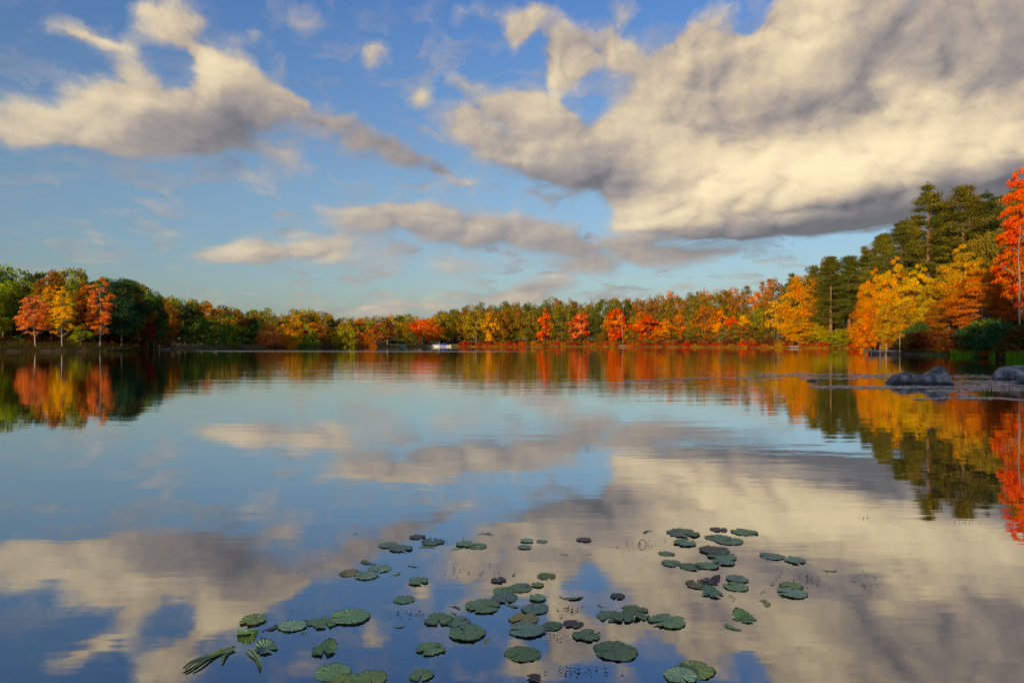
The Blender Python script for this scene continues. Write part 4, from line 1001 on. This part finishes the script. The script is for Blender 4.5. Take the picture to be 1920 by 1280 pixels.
def boats():
    def at(px, Y): return (px-960)/F*Y
    Y = 362
    o = empty('pontoon_boat', (at(821, Y), Y, 0), .12); tag(o, 'white pontoon boat with a green canopy moored at the end of the embankment', 'boat')
    for s in (-1, 1):
        b = MB(); b.tube([(-3.3, s*.95, .12), (2.6, s*.95, .12), (3.3, s*.95, .38)], [.32, .32, .06], 10); b.build('pontoon', ALU, o, True)
    b = MB(); b.box((0, 0, .50), (6.2, 2.4, .12)); b.build('deck', WHITE, o, bevel=.03)
    b = MB()
    for s in (-1, 1): b.box((-.1, s*1.16, .90), (5.6, .05, .62))
    b.box((-2.9, 0, .90), (.05, 2.27, .62)); b.box((2.7, 0, .90), (.05, 2.27, .62)); b.build('fence_panel', WHITE, o)
    b = MB(); b.box((-1.6, .6, .86), (1.6, .7, .6)); b.box((1.6, -.6, .86), (1.4, .7, .6)); b.build('seat', WHITE, o, bevel=.06)
    b = MB(); b.tube([(-1.6, -1.0, 2.35), (-.5, -1.0, 2.5), (.9, -1.0, 2.35)], .05, 6); b.poly([(-1.6, -1.05, 2.35), (-1.6, 1.05, 2.35), (-.4, 1.05, 2.56), (-.4, -1.05, 2.56), (.9, 1.05, 2.35), (.9, -1.05, 2.35), (-1.6, -1.05, 2.29), (-1.6, 1.05, 2.29), (-.4, 1.05, 2.50), (-.4, -1.05, 2.50), (.9, 1.05, 2.29), (.9, -1.05, 2.29)], [(0, 1, 2, 3), (3, 2, 4, 5), (9, 8, 7, 6), (11, 10, 8, 9), (0, 3, 9, 6), (3, 5, 11, 9)]); b.build('canopy', GREENC, o)
    for x_, y_ in ((-1.5, -1), (-1.5, 1), (.8, -1), (.8, 1)):
        b = MB(); b.tube([(x_*.6, y_, .6), (x_, y_, 2.33)], .03, 6); b.build('canopy_pole', ALU, o)
    # covered boat
    o = empty('covered_boat', (at(832, Y-3), Y-3.5, 0), .1); tag(o, 'boat under a bright blue cover between the pontoon boat and the raft', 'boat')
    hull(5.0, 1.9, .7, WHITE, 'hull', o)
    b = MB(); P = []; nx, ny = 12, 8
    for i in range(nx+1):
        for j in range(ny+1):
            u = i/nx*2-1; v = j/ny*2-1
            P.append((u*2.35, v*1.02*(1-.35*max(0, u)**3), .66+1.25*(1-abs(v)**1.6)*(1-abs(u)**2.4)**.7*(1-.25*math.sin(u*6)**2)))
    vs = [b.bm.verts.new(p) for p in P]
    for i in range(nx):
        for j in range(ny): k = i*(ny+1)+j; b.bm.faces.new((vs[k], vs[k+ny+1], vs[k+ny+2], vs[k+1]))
    b.build('cover', BLUE, o, True)
    # open boats and rafts
    o = empty('rowing_boat', (at(806, Y+3), Y+1, 0), .2); tag(o, 'small white open boat left of the pontoon boat', 'boat'); hull(3.8, 1.5, .55, WHITE, 'hull', o)
    b = MB(); b.box((-.9, 0, .33), (.3, 1.15, .05)); b.build('seat', WOOD, o)
    b = MB(); b.box((.4, 0, .33), (.3, 1.15, .05)); b.build('seat', WOOD, o)
    o = empty('swim_raft', (at(842, Y-3), Y-4, 0), .06); tag(o, 'white box sided raft right of the blue covered boat', 'raft')
    b = MB(); b.box((0, 0, .93), (2.8, 2.2, .10)); b.build('deck', WOOD, o); b = MB(); b.box((0, 0, .40), (2.7, 2.1, .95)); b.build('float', WHITE, o, bevel=.06)
    o = empty('swim_raft', (at(756, 344), 343, 0), .2); tag(o, 'square teal raft floating off the embankment left of the boats', 'raft')
    b = MB(); b.box((0, 0, .55), (2.5, 2.2, 1.0)); b.build('float', TEAL, o, bevel=.08); b = MB(); b.box((0, 0, 1.09), (2.6, 2.3, .08)); b.build('deck', GREENC, o)
    # dinghy on the bank beside the gangway
    Yd = 109.6; o = empty('dinghy', (at(1722, Yd), Yd, .60), .25); tag(o, 'small pale dinghy lying on the gangway end', 'boat'); hull(1.5, .8, .3, WHITE, 'hull', o)
    b = MB(); b.box((-.15, 0, .18), (.16, .6, .03)); b.build('seat', WOOD, o)
    Yc = 107.5; xc = at(1738, Yc); o = empty('canoe', (xc, Yc, max(hgt(xc, Yc), .3)+.3), -.2); o.rotation_euler = (R(20), R(-8), -.15); tag(o, 'pale green canoe propped on the bank beside the dock', 'canoe'); hull(1.7, .45, .2, simple('canoe_paint', (.10, .15, .13), .5), 'hull', o)
    b = MB(); b.box((0, 0, .16), (.12, .38, .02)); b.build('seat', WOOD, o)
boats()
def dam_things():
    def crest(px, dd=12.0):
        Y = shore_y(px)+dd; x = (px-960)/F*Y; return x, Y, hgt(x, Y)
    def pole(px, ptop, rad, mat, name, label, arm=False, cat='pole'):
        x, Y, g = crest(px, 14); H = EYE+(HOR-ptop)/F*Y-g
        o = empty(name, (x, Y, g)); tag(o, label, cat)
        b = MB(); b.tube([(0, 0, -.5), (0, 0, H)], [rad*1.15, rad*.8], 10); b.build('shaft', mat, o)
        if arm:
            b = MB(); b.tube([(0, 0, H-.15), (-.5, 0, H+.1), (-1.2, 0, H+.25)], .07, 7); b.build('arm', mat, o)
            b = MB(); b.box((-1.45, 0, H+.22), (.75, .32, .16)); b.build('lamp_head', WHITE, o, bevel=.04)
        else:
            b = MB(); b.box((0, 0, H-.5), (1.8, .1, .12)); b.build('crossarm', mat, o)
        return Vector((x, Y, g)), H
    p, H = pole(726, 623, .15, WHITE, 'street_lamp', 'tall pale lamp pole with a short arm on the embankment', True, 'street lamp')
    q, H2 = pole(604, 629, .12, simple('grey_pole', (.2, .2, .2), .8), 'utility_pole', 'thin grey pole standing between the gold and the brown trees of the embankment', False)
    for i, (z0, px1, y1, dz, lab) in enumerate([(H-.3, 776, 617, .7, 'top one of the wires running right from the lamp pole'), (H-1.2, 772, 624, .6, 'middle one of the wires running right from the lamp pole'), (H-2.0, 770, 627, .6, 'lowest thin wire running right from the lamp pole')]):
        Y1 = p.y+16; e = Vector(((px1-960)/F*Y1, Y1, EYE+(HOR-y1)/F*Y1)); s = p+Vector((0, 0, z0))
        b = MB(); b.tube([s.lerp(e, t)-Vector((0, 0, dz*4*t*(1-t))) for t in np.linspace(0, 1, 10)], .03, 5); tag(b.build('wire', ALU), lab, 'wire', 'wires of the lamp pole')
    s = Vector(((694-960)/F*350, 350, EYE+(HOR-639)/F*350)); e = Vector(((772-960)/F*372, 372, EYE+(HOR-633)/F*372))
    b = MB(); b.tube([s.lerp(e, t)-Vector((0, 0, .5*4*t*(1-t))) for t in np.linspace(0, 1, 10)], .10, 5); tag(b.build('cable', ALU), 'thick pale cable slanting low behind the lamp pole', 'cable', 'wires of the lamp pole')
    for px, rad, lab in [(710, .62, 'round white tank on the embankment crest left of the lamp pole'), (672, .42, 'small white tank on the crest below the rusty orange pair')]:
        x, Y, g = crest(px, 8); o = empty('tank', (x, Y, g)); tag(o, lab, 'tank')
        b = MB(); b.ball((0, 0, rad*1.05), rad, 20, (1, 1, .9)); b.build('shell', WHITE, o, True)
        for sx in (-1, 1):
            b = MB(); b.box((sx*rad*.5, 0, rad*.15), (.12, rad*1.3, rad*.5)); b.build('leg', DARKWOOD, o)
dam_things()
def house():
    Y = 402; x = (948-960)/F*Y; g = hgt(x, Y)
    o = empty('house', (x, Y, g), R(-12)); tag(o, 'pale grey gabled house half hidden behind the olive trees of the far shore', 'house')
    W, D, H, RH = 13.0, 8.0, 5.6, 3.0
    b = MB(); b.box((0, 0, H/2), (W, D, H)); b.poly([(-W/2, -D/2, H+.002), (-W/2, D/2, H+.002), (-W/2, 0, H+RH-.15)], [(0, 1, 2)]); b.poly([(W/2, -D/2, H+.002), (W/2, D/2, H+.002), (W/2, 0, H+RH-.15)], [(0, 2, 1)]); b.build('wall', SIDING, o)
    b = MB()
    for s in (-1, 1):
        a = [(-W/2-.5, s*(D/2+.5), H-.37), (W/2+.5, s*(D/2+.5), H-.37), (W/2+.5, 0, H+RH), (-W/2-.5, 0, H+RH)]
        t = [(p[0], p[1], p[2]+.16) for p in a]; b.poly(a+t, [(0, 1, 2, 3), (7, 6, 5, 4), (0, 4, 5, 1), (1, 5, 6, 2), (3, 7, 4, 0)])
    rf = b.build('roof', ROOFM, o); b = MB(); b.box((2.8, .9, H+RH+.2), (.9, .9, 2.4)); b.build('chimney', simple('chimney_brick', (.25, .12, .09), .9), rf)
    for zz in (1.6, 4.2):
        for xx in (-4.8, -1.8, 1.6, 4.8):
            if zz < 2 and xx == -1.8: continue
            b = MB(); b.box((xx, -D/2-.03, zz), (1.3, .08, 1.5)); w = b.build('window', WHITE, o); b = MB(); b.box((xx, -D/2-.075, zz), (1.06, .03, 1.26)); b.build('pane', GLASS, w)
    b = MB(); b.box((-1.8, -D/2-.03, 1.1), (1.1, .08, 2.2)); d = b.build('door', DARKWOOD, o); b = MB(); b.ball((-1.4, -D/2-.11, 1.05), .06, 8); b.build('handle', ALU, d)
house()
def bare_trees():
    def stem(name, px, Y, pts, rad, label, bark, limbs=()):
        x, y = ground_pt(px, Y); g = hgt(x, y); o = empty(name, (x, y, g)); tag(o, label, 'tree')
        W3 = lambda q: ((q[0]-px)/F*Y, 0, EYE+(HOR-q[1])/F*Y-g)
        P = [W3(q) for q in pts]; P[0] = (P[0][0], 0, -.4)
        n = len(P); b = MB(); b.tube(P, [rad*(1-.75*i/(n-1)) for i in range(n)], 9); t = b.build('trunk', BARK, o, True); t['bark'] = list(BARKS[bark])
        for lm in limbs:
            L = [W3(q) for q in lm]; L = [(a[0], RNG.uniform(-.3, .3)*i, a[2]) for i, a in enumerate(L)]; b = MB(); b.tube(L, [rad*.4*(1-.7*i/(len(L)-1)) for i in range(len(L))], 7); q = b.build('limb', BARK, o, True); q['bark'] = list(BARKS[bark])
    stem('bare_tree', 1168, 350, [(1168,646),(1168,625),(1165,604),(1166,592),(1169,580)], .17, 'bare pale curving stem standing against the tallest red maple', 'ash', [[(1165,606),(1160,598),(1158,590)], [(1166,594),(1171,588)]])
    stem('birch_tree', 1912, 82, [(1913,640),(1912,600),(1911,560),(1912,520),(1909,480),(1912,440),(1914,420)], .13, 'grey barked bare birch with a forked left limb at the right edge', 'ash',
         [[(1911,528),(1903,513),(1890,508),(1872,501)], [(1892,508),(1882,499),(1878,492)], [(1910,478),(1902,468),(1896,464)], [(1912,450),(1918,440),(1926,436)], [(1912,590),(1920,580),(1926,572)]])
    for px, Y, a, lab in [(1453, 283, 590, 'left one of two sunlit pale stems under the amber and olive tree'), (1458, 283, 596, 'right one of two sunlit pale stems under the amber and olive tree')]:
        stem('bare_tree', px, Y, [(px,648),(px-1,625),(px+.5,a)], .26, lab, 'pale', [[(px,a+12),(px+5,a+4)]])
    stem('dead_trunk', 1801, 106, [(1801,640),(1802,620),(1803,613)], .22, 'short white dead trunk standing in the shaded bushes', 'pale', [[(1802,624),(1806,618)]])
bare_trees()

# ---------------------------------------------------------------- lily pads
def pad_mat():
    m, T = mat_new('lily_pad')
    tc = T.node('ShaderNodeTexCoord').outputs['Object']; oi = T.node('ShaderNodeObjectInfo').outputs['Random']
    base = T.node('ShaderNodeAttribute', attribute_type='OBJECT', attribute_name='pad_colour').outputs['Color']
    x, y, _ = T.sep(tc)
    rad = T.v('LENGTH', T.xyz(x, y, 0)); ang = T.m('ARCTAN2', y, x)
    n = T.noise(T.v('ADD', tc, T.v('SCALE', T.xyz(9, 5, 3), sc=oi)), 5.0, 6, .62)
    vein = T.m('POWER', T.m('ABSOLUTE', T.m('SINE', T.m('ADD', T.m('MULTIPLY', ang, 9.0), T.m('MULTIPLY', n, .9)))), 22)
    c = T.mix(T.rng(n, .3, .7), T.v('SCALE', base, sc=.55), T.v('SCALE', base, sc=1.25))
    c = T.mix(T.m('MULTIPLY', vein, .65), c, T.v('ADD', T.v('SCALE', base, sc=1.9), (.02, .025, .01)))
    pleat = T.m('POWER', T.m('ABSOLUTE', T.m('COSINE', T.m('ADD', T.m('MULTIPLY', ang, 9.0), T.m('MULTIPLY', n, 1.6)))), 9)
    c = T.mix(T.m('MULTIPLY', pleat, .5), c, T.v('SCALE', base, sc=.3))
    blot = T.rng(T.noise(T.v('ADD', tc, T.v('SCALE', T.xyz(3, 11, 7), sc=oi)), 3.4, 5, .65), .56, .66)
    c = T.mix(T.m('MULTIPLY', blot, .7), c, (.055, .035, .02, 1))
    edge = T.rng(T.m('ADD', rad, T.m('MULTIPLY', n, .10)), .97, 1.04)
    c = T.mix(T.m('MULTIPLY', edge, .7), c, (.05, .045, .03, 1))
    p = principled(T, c, .34); p.inputs['Specular IOR Level'].default_value = .55
    b = T.node('ShaderNodeBump'); b.inputs['Strength'].default_value = .55; b.inputs['Distance'].default_value = .03
    T.l.new(T.m('ADD', T.m('MULTIPLY', n, .6), T.m('MULTIPLY', vein, -.5)), b.inputs['Height']); T.l.new(b.outputs[0], p.inputs['Normal'])
    o = T.node('ShaderNodeOutputMaterial'); T.l.new(p.outputs[0], o.inputs[0]); return m
PADM = pad_mat()
def pad_mesh(seed, notch=.16, curl=.05, ripple=.02, torn=0.0, fold=0.0):
    """unit-radius floating leaf: a notched disc with a raised frilled rim, radial pleats and a little thickness"""
    r = rs(seed); na, nr = 84, 11; ph = r.uniform(0, 6.28, 8); a0, a1 = notch/2, 2*math.pi-notch/2
    rr = np.linspace(0, 1, nr)**.8; top = []
    bite = [(r.uniform(.4, 5.9), r.uniform(.08, .22), r.uniform(.12, .4)) for k in range(int(torn*8))]
    for i in range(na+1):
        a = a0+(a1-a0)*i/na
        R0 = 1+.035*math.sin(2*a+ph[0])+.03*math.sin(5*a+ph[1])+.022*math.sin(13*a+ph[2])+.014*math.sin(31*a+ph[3])
        for (ba, bw, bd) in bite: R0 -= bd*max(0, 1-((a-ba)/bw)**2)
        if i in (0, na): R0 *= .93
        for q in rr:
            z = q**3*curl*(.5+.5*math.sin(2*a+ph[4])+.35*math.sin(3*a+ph[5]))+q**1.5*ripple*(math.sin(9*a+ph[6])*.6+math.sin(17*a+ph[7])*.4)+.012*(1-q)
            x_, y_ = math.cos(a)*R0*q, math.sin(a)*R0*q
            if fold: z += fold*max(0, x_*math.cos(ph[0])+y_*math.sin(ph[0])-.25)**1.4*1.6
            top.append((x_, y_, z))
    V = np.array(top); nT = len(V); B = V.copy(); B[:, 2] -= .008; V = np.concatenate([V, B])
    I = np.arange(nT).reshape(na+1, nr)
    Fc = np.stack([I[:-1, :-1], I[:-1, 1:], I[1:, 1:], I[1:, :-1]], -1).reshape(-1, 4); Fb = Fc[:, ::-1]+nT
    rim = np.stack([I[:-1, -1], I[:-1, -1]+nT, I[1:, -1]+nT, I[1:, -1]], -1)
    e0 = np.stack([I[0, :-1], I[0, :-1]+nT, I[0, 1:]+nT, I[0, 1:]], -1); e1 = np.stack([I[-1, 1:], I[-1, 1:]+nT, I[-1, :-1]+nT, I[-1, :-1]], -1)
    return mesh_np('lily_pad', V, np.concatenate([Fc, Fb, rim, e0, e1]), PADM, True)
PADS = {'g': [pad_mesh(s, .12+.05*(s % 3), .018+.016*(s % 3), .012+.006*(s % 4)) for s in range(6)],
        'b': [pad_mesh(20+s, .3, .035, .022, .35+.2*s) for s in range(4)],
        'f': [pad_mesh(40+s, .4, .05, .03, .35, .4) for s in range(3)]}
PCOL = {'o': ((.26, .24, .05), 'yellowing'), 'g': ((.18, .38, .13), 'green'), 't': ((.17, .34, .22), 'bluish green'), 'l': ((.22, .34, .045), 'lime green'), 'd': ((.050, .038, .048), 'dark withered'), 'y': ((.15, .26, .055), 'yellowish green')}
# px, py, width in the photograph, colour, form (w whole, b bitten, f folded, h half sunk)
PADLIST = [
 (673,1003,26,'l','h'),(783,1007,31,'d','b'),(812,1016,47,'t','w'),(728,1022,38,'t','w'),(752,1029,44,'t','b'),(800,1029,36,'l','h'),(908,1004,36,'t','h'),(872,1021,36,'g','w'),(896,1024,38,'g','b'),(858,1032,28,'l','h'),
 (988,1014,26,'t','w'),(1016,1015,22,'t','w'),(984,1026,27,'t','w'),(700,1051,46,'l','h'),(778,1059,28,'d','h'),(712,1066,46,'t','w'),(655,1074,42,'g','b'),(686,1079,50,'t','w'),(736,1075,30,'l','h'),(784,1090,42,'g','b'),
 (758,1124,42,'g','w'),(935,1088,31,'d','b'),(1024,1080,38,'l','b'),(972,1078,24,'l','h'),(944,1108,44,'g','w'),(976,1102,50,'g','b'),(1008,1097,26,'l','w'),(946,1121,52,'t','w'),(905,1137,70,'g','w'),(846,1142,34,'d','h'),
 (1008,1122,34,'g','w'),(968,1131,46,'l','h'),(1003,1142,54,'t','w'),(657,1157,76,'g','w'),(611,1168,56,'g','w'),(748,1171,30,'l','h'),(822,1162,56,'g','w'),(856,1166,54,'t','b'),(876,1187,74,'g','w'),(982,1160,58,'g','b'),
 (988,1182,70,'t','w'),(1036,1174,42,'g','b'),(930,1203,44,'l','h'),(808,1217,58,'g','w'),(980,1226,70,'y','w'),(790,1266,48,'g','w'),(624,1260,72,'g','w'),(648,1276,58,'l','b'),(694,1273,66,'y','w'),(608,1220,50,'g','f'),(1002,1272,30,'d','b'),(842,1153,30,'l','h'),
 (1222,999,34,'d','h'),(1280,1000,64,'g','w'),(1348,993,34,'d','w'),(1396,998,50,'g','b'),(1366,1014,56,'g','w'),(1345,1008,48,'g','b'),(1284,1018,46,'g','b'),(1320,1023,24,'g','h'),(1095,1012,31,'d','b'),(1250,1038,31,'g','b'),
 (1340,1033,58,'d','w'),(1354,1043,58,'g','w'),(1258,1056,40,'g','b'),(1294,1063,42,'g','w'),(1326,1061,44,'g','w'),(1356,1054,44,'t','w'),(1447,1043,46,'t','w'),(1491,1051,42,'t','w'),(1554,1067,30,'l','h'),(1055,1042,24,'l','h'),
 (1105,1036,22,'l','h'),(1158,1050,14,'l','h'),(1382,1086,42,'t','w'),(1308,1096,48,'g','b'),(1332,1090,38,'d','f'),(1335,1113,42,'t','f'),(1380,1100,50,'g','w'),(1362,1121,36,'l','h'),(1484,1098,44,'y','b'),(1485,1112,56,'t','w'),
 (1440,1113,28,'l','h'),(1422,1130,44,'l','h'),(1158,1118,30,'d','b'),(1070,1117,46,'l','h'),(1134,1134,28,'l','h'),(1145,1155,58,'g','w'),(1168,1159,44,'g','w'),(1190,1144,52,'y','b'),(1204,1157,32,'g','f'),(1250,1165,72,'g','w'),
 (1395,1159,46,'g','f'),(1382,1173,46,'g','h'),(1075,1170,40,'d','b'),(1038,1172,34,'g','b'),(1100,1192,56,'g','b'),(1154,1221,86,'g','w'),(1276,1268,66,'t','w'),(1302,1256,78,'y','b'),
 (475,1163,52,'l','b'),(464,1187,42,'g','f'),(484,1191,28,'l','h'),(500,1175,46,'d','h'),(549,1174,54,'t','w'),(584,1166,36,'t','b'),(580,1152,20,'l','h'),(578,1183,30,'l','h'),(498,1217,46,'t','f'),
]
def pad_groups():
    zones = [('left chain', lambda x, y: x < 700 and 1140 < y < 1200), ('lower left corner', lambda x, y: x < 720 and y >= 1200), ('far left patch', lambda x, y: x < 810 and y < 1140),
             ('far middle patch', lambda x, y: 810 <= x < 1200 and y < 1060), ('middle upper patch', lambda x, y: 810 <= x < 1100 and 1060 <= y < 1146), ('middle lower patch', lambda x, y: 700 <= x < 1060 and y >= 1146),
             ('centre right patch', lambda x, y: 1060 <= x < 1290 and y >= 1100), ('bottom pair', lambda x, y: 1240 < x < 1340 and y > 1230), ('far right patch', lambda x, y: 1200 <= x < 1420 and y < 1075),
             ('rightmost small patch', lambda x, y: x >= 1410), ('right lower patch', lambda x, y: True)]
    gr = {}
    for p in PADLIST:
        for nm, f in zones:
            if f(p[0], p[1]): gr.setdefault(nm, []).append(p); break
    return gr
ORD = ['first', 'second', 'third', 'fourth', 'fifth', 'sixth', 'seventh', 'eighth', 'ninth', 'tenth', 'eleventh', 'twelfth', 'thirteenth', 'fourteenth', 'fifteenth', 'sixteenth', 'seventeenth', 'eighteenth', 'nineteenth', 'twentieth', 'twenty-first', 'twenty-second']
def pads():
    r = random.Random(3); k = 0
    for zone, lst in pad_groups().items():
        for i, (px, py, w, col, form) in enumerate(sorted(lst)):
            x, y = wpt(px, py); s = w/F*y/2*.96
            key = ('g' if r.random() < .6 else 'b') if form == 'w' else 'f' if form == 'f' else 'b'
            if form == 'h' and r.random() < .5: key = 'g'
            me = PADS[key][r.randrange(len(PADS[key]))]
            o = obj('lily_pad', me, None, (x, y, .0025+.002*(k % 4)), r.uniform(0, 6.28), (s, s, s*1.0))
            if form == 'h':                  # one side has sunk below the surface
                t = R(r.uniform(3.5, 6.5)); d = r.uniform(-.9, .9)+(math.pi if r.random() < .15 else 0)
                o.rotation_mode = 'XYZ'; o.rotation_euler = (t*math.cos(d), t*math.sin(d), o.rotation_euler[2]); o.location.z = -.003
            col = 'o' if col == 'g' and form == 'b' and r.random() < .22 else col; c, word = PCOL[col]; v = r.uniform(.8, 1.6); o['pad_colour'] = [q*v for q in c]
            fw = {'w': 'round', 'b': 'ragged', 'f': 'folded', 'h': 'half sunken'}[form]
            sz = 'small' if w < 34 else 'large' if w > 58 else 'middling'
            tag(o, '%s %s %s lily pad, %s from left in the %s' % (sz, fw, word, ORD[i], zone), 'lily pad', 'lily pads on the near water'); k += 1
pads()
def strips():
    m = simple('reed_blade', (.17, .28, .075), .4, .3, 20)
    for (a, b, w, lab) in [((343, 1257), (417, 1221), .009, 'longest floating reed blade, uppermost of the fan at lower left'), ((347, 1260), (428, 1219), .008, 'floating reed blade, second from the top of the fan at lower left'), ((362, 1258), (440, 1215), .010, 'floating reed blade in the middle of the fan at lower left'),
                           ((416, 1245), (442, 1217), .009, 'short floating reed blade, lowest of the fan at lower left'), ((461, 1219), (487, 1256), .011, 'single floating reed blade slanting the other way, right of the fan')]:
        p = Vector((*wpt(*a), 0)); q = Vector((*wpt(*b), 0)); d = (q-p); s = Vector((-d.y, d.x, 0)).normalized(); c = (p+q)/2
        mb = MB(); N = 14; R1 = []
        for i in range(N+1):
            t = i/N; ww = w*math.sin(math.pi*min(max(t*.92+.03, 0), 1))**.5; z = .010+.006*math.sin(t*7)
            o_ = p.lerp(q, t)-c+s*.02*math.sin(t*3)
            R1.append([mb.bm.verts.new(o_+s*k*ww+Vector((0, 0, z+zz))) for k, zz in ((-1, .004), (0, 0), (1, .005), (1, .002), (0, -.004), (-1, .001))])
        for A, B in zip(R1, R1[1:]):
            for j in range(6): mb.bm.faces.new((A[j], A[(j+1) % 6], B[(j+1) % 6], B[j]))
        mb.bm.faces.new(R1[0]); mb.bm.faces.new(list(reversed(R1[-1])))
        o = mb.build('floating_reed', m); o.location = c; tag(o, lab, 'reed blade', 'reed blades floating at lower left')
    x, y = wpt(1204, 1021); mb = MB(); rx, rz = .031, .046
    P = [(rx*math.cos(t), .012*math.sin(2*t), .0+rz*math.sin(t)) for t in np.linspace(0, 2*math.pi, 33)]
    mb.tube(P, .0028, 6); o = mb.build('stem_loop', simple('brown_stem', (.06, .05, .03), .6)); o.location = (x, y, 0); tag(o, 'thin brown stem bent into a small upright ring standing in the water', 'plant stem')
strips()
